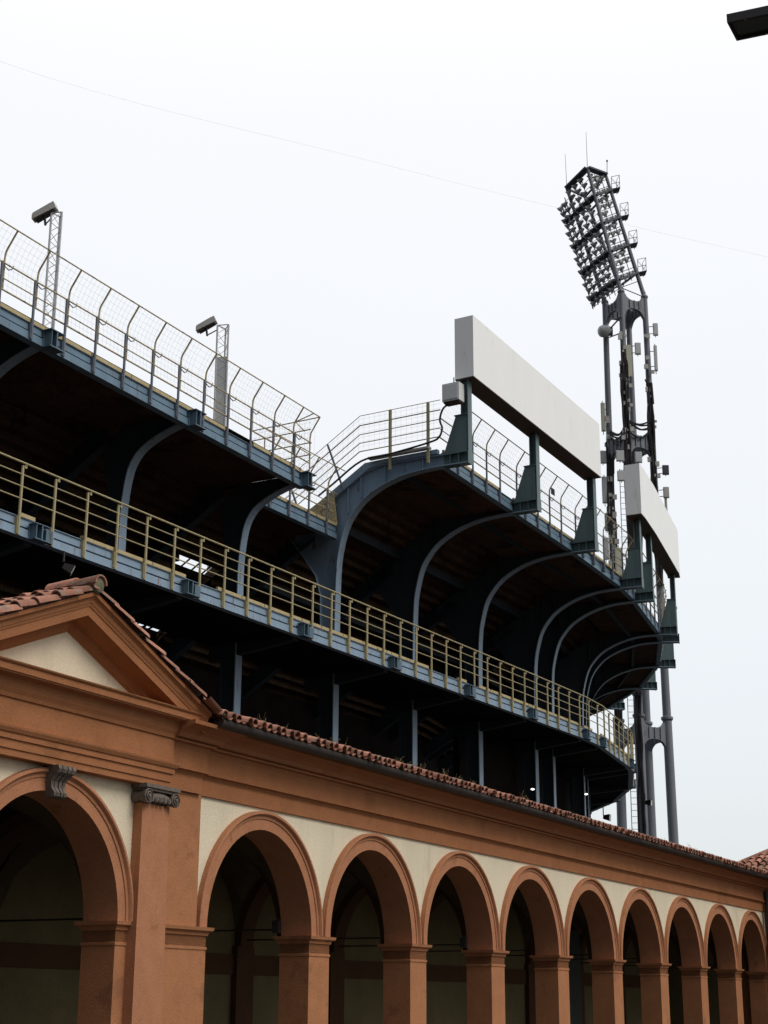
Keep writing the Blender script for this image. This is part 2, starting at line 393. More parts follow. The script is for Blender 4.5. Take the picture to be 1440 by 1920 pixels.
def vz(a, b, c):
    h1 = math.sqrt(max(0, RV*RV-min(RV, abs(a-c))**2)); h2 = math.sqrt(max(0, R2*R2-min(R2, abs(b-bc))**2))*1.05
    return 1.0 + max(h1, h2)
centres = [15.68-SP] + [15.68] + [P0+SP*k for k in range(9)]
for ci, c in enumerate(centres):
    n1, n2 = 20, 16
    for i in range(n1):
        for j in range(n2):
            a0 = c-SP/2+SP*i/n1; a1 = a0+SP/n1; b0 = DEPTH+(-.5-DEPTH)*j/n2; b1 = b0+(-.5-DEPTH)/n2
            vb.quad(A(a0, b0, vz(a0, b0, c)), A(a1, b0, vz(a1, b0, c)), A(a1, b1, vz(a1, b1, c)), A(a0, b1, vz(a0, b1, c)))
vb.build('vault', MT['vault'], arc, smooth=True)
for k in range(-1, 10):
    cr = MB()
    c = P0+SP*(k-.5) if k >= 0 else 13.88
    if k == 0: c = 18.5
    rings = []
    for j in range(21):
        th = math.pi*j/20
        rings.append([A(c+x, bc+math.cos(th)*rr, 1.0+math.sin(th)*rr*1.05) for x, rr in ((-.22, R2+.05), (-.22, R2-.14), (.22, R2-.14), (.22, R2+.05))])
    cr.loft(rings, True, True)
    cr.box(A, c-.30, c+.30, DEPTH+.003, DEPTH+.12, GZ, 1.0)
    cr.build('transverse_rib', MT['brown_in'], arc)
for k in range(-1, 10):
    c = P0+SP*(k-.5) if k >= 0 else 13.88
    if k == 0: c = 18.6
    td = MB(); td.tube([A(c, -.5, 1.12), A(c, DEPTH+.05, 1.12)], .014, 6); td.build('tie_rod', MT['gutter'], arc)
lm = MB(); lm.box(A, 16.4, 17.5, DEPTH+.045, DEPTH+.1, 1.05, 1.95); lm.build('wall_niche', MT['dark'], arc)

# ================================================================== PAVILION
pv = empty('pavilion', A(15.68, 0, GZ), 'projecting orange and cream pavilion with a pediment at the left end of the arcade', 'pavilion')
st.build('stepped_entablature', MT['ent'], pv); st2.build('wall_strip', MT['orange'], pv)
w2 = MB(); spandrel(w2, 13.0, 18.02, 15.68, top=2.80); w2.build('wall', MT['cream'], pv)
ab = MB(); arch_band(ab, 15.68); ab.build('arch_moulding', MT['orange2'], pv, smooth=True)
for sgn in (-1, 1):
    c = 15.68+sgn*1.815
    pm = MB(); x0, x1 = (c-.32, c+.32)
    if sgn > 0: x0, x1 = 17.18, 17.42
    else: x0, x1 = 13.94, 14.18
    pm.box(A, x0, x1, -.53, 0, GZ, .999); p = pm.build('pier', MT['orange'], pv)
    im = MB(); impost_ring(im, x0, x1, -.53, 0); im.build('impost', MT['orange'], p)
    # pilaster with ionic capital
    c = 15.68+sgn*2.07
    pl = MB(); rings = []
    for z, e_ in ((GZ, .012), (0, .010), (1.4, 0), (2.54, -.012)):
        rings.append([A(c-.325-e_, -.5, z), A(c-.325-e_, .15+e_*.5, z), A(c+.325+e_, .15+e_*.5, z), A(c+.325+e_, -.5, z)])
    pl.loft(rings, True, True)
    pil = pl.build('pilaster', MT['orange2'], pv)
    cp = MB()
    cp.box(A, c-.40, c+.40, -.02, .26, 2.735, 2.785)
    cp.box(A, c-.36, c+.36, -.02, .235, 2.70, 2.737)
    rings = []
    for k in range(13):
        x = -.26+.52*k/12; rr = .055+.02*math.cos(x*9)
        rings.append([A(c+x, .16+rr*math.cos(t_*math.pi/5), 2.63+rr*math.sin(t_*math.pi/5)) for t_ in range(10)])
    cp.loft(rings, True, True)
    for sx in (-1, 1):
        xc = c+sx*.315
        cp.lathe(A(xc, .02, 2.625), nn, [(.085, 0), (.07, .08), (.085, .17), (.098, .19), (.098, .225), (.085, .232), (.083, .215), (.062, .213), (.060, .235), (.046, .240), (.044, .220), (.028, .22), (.026, .245), (.001, .25)], 18)
    for k in range(5):
        x = c-.2+.1*k; cp.lathe(A(x, .2, 2.585), Vector((0, 0, 1)), [(.005, -.05), (.035, -.02), (.04, .02), (.03, .05)], 8)
    cp.build('capital', MT['stone'], pil, smooth=True)
# keystone scroll
ks = MB()
prof = [(.03, 2.40), (.12, 2.40), (.155, 2.42), (.165, 2.46), (.14, 2.49), (.115, 2.53), (.12, 2.60), (.17, 2.66), (.235, 2.70), (.255, 2.74), (.24, 2.785), (.03, 2.785)]
def ksx(z): return .115+.06*(z-2.40)/.385
for (x0, x1, dz) in ((-1, -.62, 0), (-.62, -.5, -.014), (-.5, -.12, 0), (-.12, .12, -.016), (.12, .5, 0), (.5, .62, -.014), (.62, 1, 0)):
    ks.prism([A(15.68+x0*ksx(z), q+(dz if q > .05 else 0), z) for q, z in prof], [A(15.68+x1*ksx(z), q+(dz if q > .05 else 0), z) for q, z in prof])
ks.build('keystone', MT['stone'], pv)
# main entablature
PP = [(-.4, 2.785), (.17, 2.785), (.172, 2.865), (.19, 2.87), (.192, 2.975), (.215, 2.98), (.218, 3.05), (.235, 3.055), (.26, 3.10), (.265, 3.125), (.20, 3.135), (.20, 3.46),
      (.225, 3.465), (.24, 3.51), (.27, 3.56), (.285, 3.60), (.29, 3.64), (.31, 3.675), (.42, 3.70), (.425, 3.72), (.44, 3.72), (.445, 3.80), (.46, 3.805), (.475, 3.82), (.48, 3.835), (.1, 3.85), (-.4, 3.85)]
pe = MB(); arcade_sweep(pe, [(13.53, -.35), (13.53, 0), (17.83, 0), (17.83, -.35)], PP)
pe.build('entablature', MT['ent'], pv)
# raking cornices and tympanum
XC, SL, HW = 15.68, .40, 2.77
def zr(a): return 3.875 + (HW-abs(a-XC))*SL
RK = [(-.3, -.52), (.11, -.48), (.115, -.46), (.135, -.45), (.145, -.41), (.175, -.385), (.18, -.35), (.20, -.33), (.385, -.29), (.395, -.30), (.42, -.30), (.425, -.185), (.435, -.18), (.445, -.15), (.455, -.135), (.47, -.085), (.50, -.055), (.515, -.05), (.52, .0), (-.3, .0)]
for sgn in (-1, 1):
    rk = MB(); rings = []
    for d in (0, HW):
        a = XC+sgn*d; rings.append([A(a, q, zr(a)+h) for q, h in RK])
    rk.loft(rings, True, True); rk.build('raking_cornice', MT['ent'], pv)
ty = MB()
zb = 3.815
pts = lambda b: [A(XC-2.3, b, zb), A(XC+2.3, b, zb), A(XC, b, zr(XC)-.3)]
ty.prism(pts(-.25), pts(.10)); ty.build('tympanum', MT['cream'], pv)
tt, tu = MB(), MB()
D = .515
for sgn in (-1, 1):
    down = nrm(u*sgn*1.0 - Vector((0, 0, SL)))
    tile_roof(tt, tu, A(XC, D-.82, zr(XC)+.012), nn, down, .80, (HW+.10)*math.sqrt(1+SL*SL), sp=.20, tl=.38, rad=.085)
# rake edge tiles lying along the verge and ridge tiles
rid = MB()
for k in range(2):
    b1 = .60-k*.38; b0 = b1-.44
    rings = []
    for (b, rr, h) in ((b0, .11, 0), (b1, .125, .02)):
        rings.append([A(XC+rr*math.cos(math.pi*j/8), b, zr(XC)+.07+h+rr*math.sin(math.pi*j/8)) for j in range(9)] + [A(XC-rr*.82*math.cos(math.pi*j/8), b, zr(XC)+.07+h+rr*.82*math.sin(math.pi*j/8)) for j in range(9)])
    rid.loft(rings, True, True)
for v_ in rid.v: tt.v  # keep ridge separate
tt.build('roof_tiles', MT['tile'], pv, smooth=True); tu.build('roof_deck', MT['tileu'], pv)
rid.build('ridge_tiles', MT['tile'], pv, smooth=True)
cap = MB(); cap.lathe(A(XC, .41, zr(XC)+.085), nn, [(.10, 0), (.125, .08), (.12, .13), (.10, .16), (.03, .17)], 9); cap.build('ridge_mortar', MT['moss'], pv, smooth=True)

# ================================================================== CORNER HOUSE (far right, projecting)
ch = empty('corner_house', A(54.5, 3, GZ), 'orange building projecting forward at the far right end of the arcade', 'house')
hw = MB(); hw.box(A, 51.45, 59, -1.3, 9, GZ, 3.6); hw.build('wall', MT['orange'], ch)
he = MB(); arcade_sweep(he, [(51.45, .52), (51.45, 9)], [(-.1, 2.81), (.04, 2.81), (.045, 3.05), (.095, 3.115), (.10, 3.40), (.19, 3.48), (.27, 3.56), (.49, 3.66), (.5, 3.71), (-.1, 3.71)])
he.build('cornice', MT['orange2'], ch)
tt, tu = MB(), MB()
sl = R(20)
HB = lambda a: -1.85+.5*(a-51.1)
hip = lambda x, d: (-1.9+x) > HB(55.2-d*math.cos(sl))+.05
tile_roof(tt, MB(), A(55.2, -1.9, 3.82+4.1*math.tan(sl)), nn, -u*math.cos(sl)-Vector((0, 0, math.sin(sl))), 11, 4.1/math.cos(sl), sp=.235, tl=.42, rad=.098, keep=hip)
e0, e1 = 51.1, 55.2
ez = lambda a: 3.80+(a-e0)*math.tan(sl)
tu.prism([A(e0, HB(e0), ez(e0)-.08), A(e1, HB(e1), ez(e1)-.08), A(e1, 9.2, ez(e1)-.08), A(e0, 9.2, ez(e0)-.08)], [A(e0, HB(e0), ez(e0)), A(e1, HB(e1), ez(e1)), A(e1, 9.2, ez(e1)), A(e0, 9.2, ez(e0))])
tu.prism([A(e1+.01, HB(e1), ez(e1)-.08), A(59.3, HB(e0), ez(e0)-.08), A(59.3, 9.2, ez(e0)-.08), A(e1+.01, 9.2, ez(e1)-.08)], [A(e1+.01, HB(e1), ez(e1)), A(59.3, HB(e0), ez(e0)), A(59.3, 9.2, ez(e0)), A(e1+.01, 9.2, ez(e1))])
tu.prism([A(e0, HB(e0)-.01, ez(e0)-.08), A(e1, HB(e1)-.01, ez(e1)-.08), A(59.3, HB(e0)-.01, ez(e0)-.08)], [A(e0, HB(e0)-.01, ez(e0)), A(e1, HB(e1)-.01, ez(e1)), A(59.3, HB(e0)-.01, ez(e0))])
tt.build('roof_tiles', MT['tile'], ch, smooth=True); tu.build('roof_deck', MT['tileu'], ch)
hr = MB()
for k in range(10):
    a = e0+.42*k; b_ = a+.47
    hr.tube([A(a, HB(a), ez(a)+.04), A(b_, HB(b_), ez(b_)+.06)], .12, 8, r2=.10)
hr.build('hip_tiles', MT['tile'], ch, smooth=True)

# small things under the arcade
rk_ = empty('steel_rack', A(42.5, -2.4, GZ), 'dark steel rack with rungs standing in the sixth arch of the arcade', 'rack')
r1 = MB()
for x in (0, .5): r1.tube([A(42.3+x, -2.3, GZ), A(42.3+x, -2.3, 1.1)], .03, 6)
r1.build('upright', MT['mast'], rk_)
r2 = MB()
for k in range(9): r2.tube([A(42.3, -2.3, -1.2+k*.27), A(42.8, -2.3, -1.2+k*.27)], .015, 5)
r2.build('rungs', MT['mast'], rk_)
gte = MB(); gte.box(A, 42.2, 43.9, DEPTH+.14, DEPTH+.22, GZ, 2.0)
tag(gte.build('gate', MT['green']), 'dark green steel gate in the back wall of the arcade behind the rack', 'gate')
ntc = MB(); ntc.box(A, 42.15, 42.6, -2.42, -2.40, -.66, -.42)
tag(ntc.build('notice_board', MT['paper']), 'small white notice fixed low on the rack under the arches', 'notice')
wlmp = None
for i, (k, lab) in enumerate(((1, 'small black lamp hanging inside the first full arch of the arcade'), (3, 'small black lamp hanging inside the third full arch of the arcade'))):
    c = P0+SP*(k-.5)-.5
    q = MB(); q.box(A, c+.07, c+.15, -.62, -.50, 1.05, 1.24); q.tube([A(c+.1, -.55, 1.24), A(c+.2, -.52, 1.30)], .015, 5)
    tag(q.build('wall_lamp', MT['black']), lab, 'lamp', 'lamps under the arcade')

# ================================================================== STADIUM
sta = empty('stadium', Q(50, -6, -CAM_H), 'curved steel and concrete football stadium stand rising behind the arcade', 'stadium')
def zA(s): return 14.85-.02*(s-27)
def zB(s): return max(15.85, 16.32-.03*(s-43.5))
IA, IG = RING.index(38.3), RING.index(43.5)
# --- lower gallery slab, soffit
for i in range(2, len(RING)-1):
    lf, lf2, cb_, sf = MB(), MB(), MB(), MB()
    s0, s1 = RING[i]+.001, RING[i+1]-.001
    lf.box(Q, s0, s1, -.10, 0, 10.0, 10.19)
    lf.box(Q, s0, s1, -.16, .035, 9.985, 10.0-.001)
    lf2.box(Q, s0, s1, -.12, -.035, 10.245, 10.42)
    lf.box(Q, s0, s1, -.10, .0, 10.425, 10.44)
    lf2.box(Q, s0, s1, -.20, -.16, 10.0, 10.42)
    # yellow curb with gaps
    t = s0
    while t < s1-.05:
        t2 = min(s1, t+random.uniform(.9, 1.6))
        if random.random() < .74: cb_.box(Q, t, t2-.03, -.06, .012, 10.441, 10.53)
        t = t2
    sf.box(Q, s0, s1, -3.15, -.10, 10.03, 10.30)
    lf.build('lower_edge_beam', MT['bluel'], sta)
    lf2.build('lower_edge_channel', MT['bluel'], sta)
    cb_.build('lower_curb', MT['curb'], sta)
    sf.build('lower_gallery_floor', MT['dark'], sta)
# --- beam ends (outriggers) on lower fascia
for i, s in enumerate(RING[3:-1]):
    m_ = MB()
    m_.box(Q, s-.24, s+.24, .002, .24, 10.32, 10.34)
    m_.box(Q, s-.02, s+.02, .002, .23, 10.0, 10.32)
    m_.box(Q, s-.24, s+.24, .002, .24, 9.965, 9.988)
    m_.box(Q, s-.22, s+.22, .002, .03, 10.0, 10.32); m_.box(Q, s-.19, s-.17, .032, .22, 9.99, 10.318)
    m_.box(Q, s+.26, s+.50, .002, .10, 10.02, 10.32)
    m_.build('beam_end', MT['frame2'], sta)
# --- lower radial beams and inner frame
for s in RING[2:-1]:
    lb = MB()
    for (r0, r1, z0, z1) in ((-3.15, -.2, 9.70, 10.028),):
        lb.prism([Q(s-.12, r0, z0-.15), Q(s-.12, r1, z1-.12), Q(s-.12, r1, z1), Q(s-.12, r0, z1)], [Q(s+.12, r0, z0-.15), Q(s+.12, r1, z1-.12), Q(s+.12, r1, z1), Q(s+.12, r0, z1)])
    lb.build('gallery_bracket', MT['steeld'], sta)
for i in range(2, len(RING)-1):
    s = RING[i]
    if RING[i+1]-s < 3: continue
    for z, r in ((6.9, -5.2), (4.2, -5.2), (7.6, -8.0)):
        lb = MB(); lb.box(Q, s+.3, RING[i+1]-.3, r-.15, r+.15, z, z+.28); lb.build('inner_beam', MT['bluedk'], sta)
# --- columns & frames
def ibeam_path(mb, s, outer, inner, fw=.17, ft=.035, web=.02, fl=None):
    """outer/inner: matching lists of (r,z); flange on outer path, web between, thin flange on inner"""
    def off(path, d):
        res = []
        for i, p in enumerate(path):
            q0 = Vector(path[max(i-1, 0)]); q1 = Vector(path[min(i+1, len(path)-1)]); t_ = nrm(q1-q0); res.append((p[0]+t_.y*d, p[1]-t_.x*d))
        return res
    of = off(outer, -ft)
    rings = [[Q(s-fw, a[0], a[1]), Q(s+fw, a[0], a[1]), Q(s+fw, b[0], b[1]), Q(s-fw, b[0], b[1])] for a, b in zip(outer, of)]
    (fl or mb).loft(rings, True, True)
    rings = [[Q(s-web, a[0], a[1]), Q(s+web, a[0], a[1]), Q(s+web, b[0], b[1]), Q(s-web, b[0], b[1])] for a, b in zip(of, inner)]
    mb.loft(rings, True, True)
def spline(pts, n=5):
    res = []
    P = [Vector(p) for p in pts]
    for i in range(len(P)-1):
        p0 = P[max(i-1, 0)]; p1 = P[i]; p2 = P[i+1]; p3 = P[min(i+2, len(P)-1)]
        for k in range(n):
            t = k/n
            res.append(tuple(.5*((2*p1)+(p2-p0)*t+(2*p0-5*p1+4*p2-p3)*t*t+(3*p1-p0-3*p2+p3)*t**3)))
    res.append(tuple(P[-1])); return res
def resamp(path, n):
    P = [Vector(p) for p in path]; L_ = [0]
    for i in range(1, len(P)): L_.append(L_[-1]+(P[i]-P[i-1]).length)
    res = []
    for k in range(n):
        d = L_[-1]*k/(n-1); i = 0
        while i < len(P)-2 and L_[i+1] < d: i += 1
        t = (d-L_[i])/max(1e-9, L_[i+1]-L_[i]); res.append(tuple(P[i].lerp(P[i+1], min(1, t))))
    return res
BPROF = [(-2.02, -6.0), (-2.0, -4.2), (-1.97, -3.0), (-1.90, -2.3), (-1.66, -1.45), (-1.3, -.93), (-.93, -.60), (-.4, -.32), (.06, -.16), (.7, -.03), (1.45, .02), (2.15, .01), (2.85, 0)]
APROF = [(-2.16, -4.6), (-2.18, -3.0), (-2.16, -2.0), (-2.02, -1.1), (-1.78, -.66), (-1.5, -.44), (-1.1, -.25), (-.7, -.12), (-.3, -.03), (0.05, 0)]
def frame_b(s):
    zt = zB(s); t = empty_part('frame')
    n = 46
    outer = resamp(spline([(r, zt+h) for r, h in BPROF]), n)
    top = [(2.84, zt+.36), (1.2, zt+.42), (-.35, zt+.42), (-.94, zt+.28), (-2.35, zt-.58), (-3.9, zt-1.52), (-3.25, zt-2.35), (-2.8, zt-3.0), (-2.6, zt-3.7), (-2.56, zt-6.0)][::-1]
    inner = resamp(top, n)
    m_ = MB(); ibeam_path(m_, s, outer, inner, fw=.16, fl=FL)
    # top flange
    for k in range(len(top)-1):
        a, b = top[k], top[k+1]
        m_.loft([[Q(s-.14, p[0], p[1]), Q(s+.14, p[0], p[1]), Q(s+.14, p[0], p[1]+.03), Q(s-.14, p[0], p[1]+.03)] for p in (a, b)], True, True)
    # stiffeners
    for (r, z0, z1) in ((1.2, .05, .40), (-.2, -.15, .40), (-1.1, -.55, .15), (-1.6, -1.0, -.15)):
        for sg in (-1, 1): m_.box(lambda x, y, z: Q(s+x, y, z), min(.02*sg, .13*sg), max(.02*sg, .13*sg), r-.012, r+.012, zt+z0, zt+z1)
    return m_
def empty_part(n): return None
def column_down(m_, s, r0, zt):
    if s == 43.5: m_ = DK  # end frame's column web goes into the steel with shade in its colour
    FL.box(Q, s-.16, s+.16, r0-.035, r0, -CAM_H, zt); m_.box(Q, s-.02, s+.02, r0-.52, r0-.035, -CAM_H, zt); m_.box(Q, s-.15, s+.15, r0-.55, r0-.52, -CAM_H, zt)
def raker(m_, s, r0, z0, r1=-24):
    z1 = z0+.61*(r1-r0)
    p = lambda x: [Q(s+x, r0, z0), Q(s+x, r1, z1), Q(s+x, r1, z1-.75), Q(s+x, r0, z0-.75)]
    m_.prism(p(-.02), p(.02)); q = lambda x: [Q(s+x, r0, z0-.75), Q(s+x, r1, z1-.75), Q(s+x, r1, z1-.78), Q(s+x, r0, z0-.78)]
    m_.prism(q(-.14), q(.14))
SLOPE0 = 16.60   # underside of the seating slab at r = -.94
def zslab(r): return SLOPE0 + .61*(r+.94)
for s in RING[1:]:
    fr = MB(); FL = MB(); DK = MB()
    if s >= 43.5:
        fr = frame_b(s); column_down(fr, s, -2.02, zB(s)-6.0)
    else:
        zt = zA(s); n = 36
        outer = resamp(spline([(r, zt+h) for r, h in APROF]), n)
        top = [(.04, zt+.30), (-2.4, zt+.30), (-3.0, zt-.3), (-2.75, zt-1.6), (-2.72, zt-4.6)][::-1]
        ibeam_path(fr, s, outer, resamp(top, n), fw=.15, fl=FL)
        column_down(fr, s, -2.16, zt-4.6)
    rkr = DK; raker(rkr, s, -2.9, zslab(-2.9)-.02); rkr.build('raker', MT['steeld'], sta)
    fo = fr.build('frame', MT['bluel'] if s == 43.5 else MT['frame'], sta); FL.build('flange', MT['bluel'], fo)  # shade coloured into the webs, light into the flanges and end frame
# --- seating slab with stepped underside
sb = MB(); sb2 = MB()
RUN = .35
def steps(s0, s1, r0, holes=()):
    k0 = int(round((-.9-r0)/RUN)); k = k0
    while True:
        ra = -.9-RUN*k; rb = ra-RUN
        if ra < -25: break
        zz = zslab(ra); zn = zslab(rb)
        segs = [(s0, s1)]
        for (h0, h1, ka, kb) in holes:
            if ka <= k < kb: segs = [(s0, h0), (h1, s1)]
        for a, b in segs:
            sb.quad(Q(a, ra, zn), Q(b, ra, zn), Q(b, rb, zn), Q(a, rb, zn))
            sb.quad(Q(a, ra, zn), Q(b, ra, zn), Q(b, ra, zz), Q(a, ra, zz))
            sb2.quad(Q(a, ra, zz+.34), Q(b, ra, zz+.34), Q(b, rb, zn+.34), Q(a, rb, zn+.34))
        for (h0, h1, ka, kb) in holes:
            if ka <= k < kb:
                for x in (h0, h1): sb.quad(Q(x, ra, zz-.02), Q(x, rb, zn-.02), Q(x, rb, zn+.34), Q(x, ra, zz+.34))
        k += 1
for i in range(len(RING)-1):
    s0, s1 = RING[i], RING[i+1]
    if s1 < 43.6:
        steps(s0, s1, -3.7, holes=[(40.0, 42.2, 14, 16), (40.0, 43.0, 21, 23)] if abs(s0-38.3) < .1 else ())
        e_ = 0 if s1 < 38.4 else -1.95
        z0, z1 = (zA(s0)+.31, zA(s1)+.31) if e_ == 0 else (14.86, 14.86)
        for mm_, dz in ((sb, 0), (sb2, .14)):
            mm_.quad(Q(s0, e_-.10, z0+dz), Q(s1, e_-.10, z1+dz), Q(s1, -3.75, z1+dz), Q(s0, -3.75, z0+dz))
    else:
        steps(s0, s1, -.9)
        zz0, zz1 = zB(s0)+.20, zB(s1)+.20
        sb.quad(Q(s0, 1.85, zz0), Q(s1, 1.85, zz1), Q(s1, -.9, zz1), Q(s0, -.9, zz0))
        sb.quad(Q(s0, -.9, zz0), Q(s1, -.9, zz1), Q(s1, -.9, 16.96), Q(s0, -.9, 16.96))
        sb2.quad(Q(s0, 1.85, zz0+.3), Q(s1, 1.85, zz1+.3), Q(s1, -.9, zz1+.3), Q(s0, -.9, zz0+.3))
        sb.quad(Q(s0, 1.85, zz0), Q(s1, 1.85, zz1), Q(s1, 1.85, zz1+.3), Q(s0, 1.85, zz0+.3))
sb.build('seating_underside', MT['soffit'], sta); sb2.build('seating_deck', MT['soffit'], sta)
# side beam of the higher deck facing the lower one (blue stringer)
sg_ = MB()
zt = zB(43.5)
up = [(1.75, zt+.62), (-.25, zt+.62), (-.94, zt+.60), (-3.1, zt-.72)]; lo = [(1.75, zt+.47), (-.25, zt+.47), (-.8, zt+.38), (-3.1, zt-1.02)]
for k in range(3):
    sg_.hexa([Q(43.34, *lo[k]), Q(43.50, *lo[k]), Q(43.50, *lo[k+1]), Q(43.34, *lo[k+1]), Q(43.34, *up[k]), Q(43.50, *up[k]), Q(43.50, *up[k+1]), Q(43.34, *up[k+1])])
sg_.build('side_stringer', MT['bluel'], sta)
rw = MB(); rw.prism([Q(43.25, -1.95, 14.95), Q(43.25, -3.6, 14.95), Q(43.25, -3.6, 15.3), Q(43.25, -2.1, 16.1)], [Q(43.33, -1.95, 14.95), Q(43.33, -3.6, 14.95), Q(43.33, -3.6, 15.3), Q(43.33, -2.1, 16.1)])
rw.build('rusty_end_plate', MT['rust'], sta)
# ring girders under the higher deck
pg = MB()
for i in range(IG, len(RING)-1):
    s0, s1 = RING[i]+.03, RING[i+1]-.03
    for r in (-2.6, -5.4): 
        z = zslab(r)-.45; pg.box(Q, s0, s1, r-.12, r+.12, z-.03, z+.02); pg.box(Q, s0, s1, r-.02, r+.02, z+.02, z+.3)
    pg.box(Q, s0, s1, .25, .40, zB(s0)+.0, zB(s0)+.19)
pg.build('ring_girders', MT['steeld'], sta)
# bars in the light openings
hb = MB()
for k in range(1, 4): s = 40+.55*k; hb.tube([Q(s, -5.8, zslab(-5.8)), Q(s, -6.5, zslab(-6.5))], .035, 4)
hb.tube([Q(40, -6.15, zslab(-6.15)), Q(42.2, -6.15, zslab(-6.15))], .035, 4)
hb.build('opening_bars', MT['dark'], sta); hb = MB()
for k in range(9):
    a = 40+.33*k; hb.tube([Q(a, -8.25, zslab(-8.25)), Q(a+random.choice((-.5, .5, .3)), -8.95, zslab(-8.95))], .035, 4)
hb.tube([Q(40, -8.55, zslab(-8.55)), Q(43, -8.6, zslab(-8.6))], .03, 4)
hb.build('opening_bars', MT['dark'], sta)
# inner wall of the curve, and dark rear wall under the stand
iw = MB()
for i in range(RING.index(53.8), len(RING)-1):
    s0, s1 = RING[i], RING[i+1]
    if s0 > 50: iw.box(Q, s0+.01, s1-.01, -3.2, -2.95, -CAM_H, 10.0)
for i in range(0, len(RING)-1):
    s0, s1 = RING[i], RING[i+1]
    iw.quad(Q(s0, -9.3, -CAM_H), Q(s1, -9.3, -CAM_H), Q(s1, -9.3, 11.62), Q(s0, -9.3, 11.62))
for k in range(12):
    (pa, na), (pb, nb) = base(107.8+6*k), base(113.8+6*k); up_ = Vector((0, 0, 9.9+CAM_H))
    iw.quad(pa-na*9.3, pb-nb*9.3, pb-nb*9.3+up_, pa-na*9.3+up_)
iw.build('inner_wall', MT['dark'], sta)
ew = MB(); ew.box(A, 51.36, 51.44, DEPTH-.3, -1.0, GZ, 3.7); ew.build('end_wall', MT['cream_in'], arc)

# --- upper fascias
def fascia(s0, s1, r, zb0, zb1):
    uf, uf2, uc = MB(), MB(), MB()
    def q(s, rr, h): t = (s-s0)/(s1-s0); return Q(s, r+rr, zb0+(zb1-zb0)*t+h)
    uf.box(q, s0, s1, -.10, 0, 0, .19); uf.box(q, s0, s1, -.18, .03, -.016, -.001); uf2.box(q, s0, s1, -.12, -.035, .24, .41); uf2.box(q, s0, s1, -.22, -.19, 0, .41)
    uf.box(q, s0, s1, -.10, .0, .412, .425)
    t = s0
    while t < s1-.1:
        t2 = min(s1, t+random.uniform(1, 2.1))
        if random.random() < .82: uc.box(q, t, t2-.02, -.06, .01, .427, .52)
        t = t2
    uf.build('upper_edge_beam', MT['blue'], sta); uf2.build('upper_edge_channel', MT['blue'], sta); uc.build('upper_curb', MT['curb'], sta)
for i in range(2, IA): fascia(RING[i]+.001, RING[i+1]-.001 if i < IA-1 else 38.3, 0, zA(RING[i])-.16, zA(RING[i+1])-.16)
fascia(38.36, 43.3, -1.95, 14.46, 14.46)
for i in range(IG, len(RING)-1): fascia(RING[i]+.001, RING[i+1]-.001, 1.9, zB(RING[i])+.10, zB(RING[i+1])+.10)
for s in RING[2:IA+1]:
    m_ = MB(); z = zA(s)-.16
    m_.box(Q, s-.02, s+.02, .03, .26, z-.0, z+.40); m_.box(Q, s-.22, s+.22, .002, .03, z-.0, z+.40); m_.box(Q, s-.24, s+.24, .002, .27, z+.40, z+.42); m_.box(Q, s-.24, s+.24, .002, .27, z-.03, z-.001); m_.box(Q, s-.17, s-.15, .032, .24, z, z+.39)
    m_.build('beam_end', MT['frame2'], sta)
for s in RING[IG:]:
    m_ = MB(); z = zB(s)
    m_.box(Q, s-.03, s+.03, 1.93, 2.84, z+.03, z+.36)
    m_.box(Q, s-.17, s+.17, 1.93, 2.86, z+.365, z+.39)
    m_.box(Q, s-.17, s+.17, 2.842, 2.87, z-.02, z+.364)
    for r in (2.2, 2.5): m_.box(Q, s-.16, s+.16, r, r+.02, z+.03, z+.36)
    m_.box(Q, s-.155, s+.155, 1.94, 2.84, z+.005, z+.028)
    # gusset and its flange
    if s > 43:
        g_ = lambda x: [Q(s+x, 1.98, z+.392), Q(s+x, 2.80, z+.392), Q(s+x, 2.80, z+1.62), Q(s+x, 2.42, z+1.62)]
        m_.prism(g_(-.15), g_(.15)); m_.box(Q, s-.18, s+.18, 2.38, 2.83, z+1.62, z+1.65)
    m_.build('outrigger', MT['teal'], sta)

# --- railings
def ang(s):
    i = rseg(s); d = RB[i+1][0]-RB[i][0]; return math.atan2(d.y, d.x)
def pipe(f, pts, r, sides=6): f.tube(pts, r, sides)
# lower gallery railing
lr = MB(); nodes = []
for i in range(2, len(RING)-1):
    n = max(2, round((RING[i+1]-RING[i])/1.07))
    for k in range(n): nodes.append(RING[i]+.35*(1-k/n)*0+(RING[i+1]-RING[i])*(k+.45)/n)
for h, rad in ((1.66, .026), (1.40, .017), (1.12, .017), (.83, .017)):
    rr = .10 if h > 1.6 else .055
    for i in range(2, len(RING)-1): lr.tube([Q(RING[i], rr, 10+h), Q(RING[i+1], rr, 10+h)], rad, 7)
rail = lr.build('lower_railing', MT['yellow'], sta, smooth=True)
pm = MB(); ori = Vector((0, 0, 0))
pm.tube([(0, 0, -.02), (0, 0, 1.61)], .036, 8); pm.box(lambda x, y, z: Vector((x, y, z)), -.05, .05, -.13, .0, .02, .42)
pm.tube([(-.06, 0, 1.56), (-.06, .05, 1.60), (-.06, .05, 1.64)], .015, 5); pm.box(lambda x, y, z: Vector((x, y, z)), -.09, -.02, -.01, .05, 1.55, 1.61)
p0 = pm.build('post', MT['yellow'], None, smooth=True)
first = True
nodes = [s for s in nodes if 20 < s < 92][:98]
for s in nodes:
    loc = Q(s, .055, 10.0); rz = ang(s)+math.pi
    # local -y must face inward
    if first: p0.parent = rail; p0.location = loc-Vector(rail['_w']); p0.rotation_euler = (0, 0, rz); first = False
    else: inst(p0, rail, loc, rz)
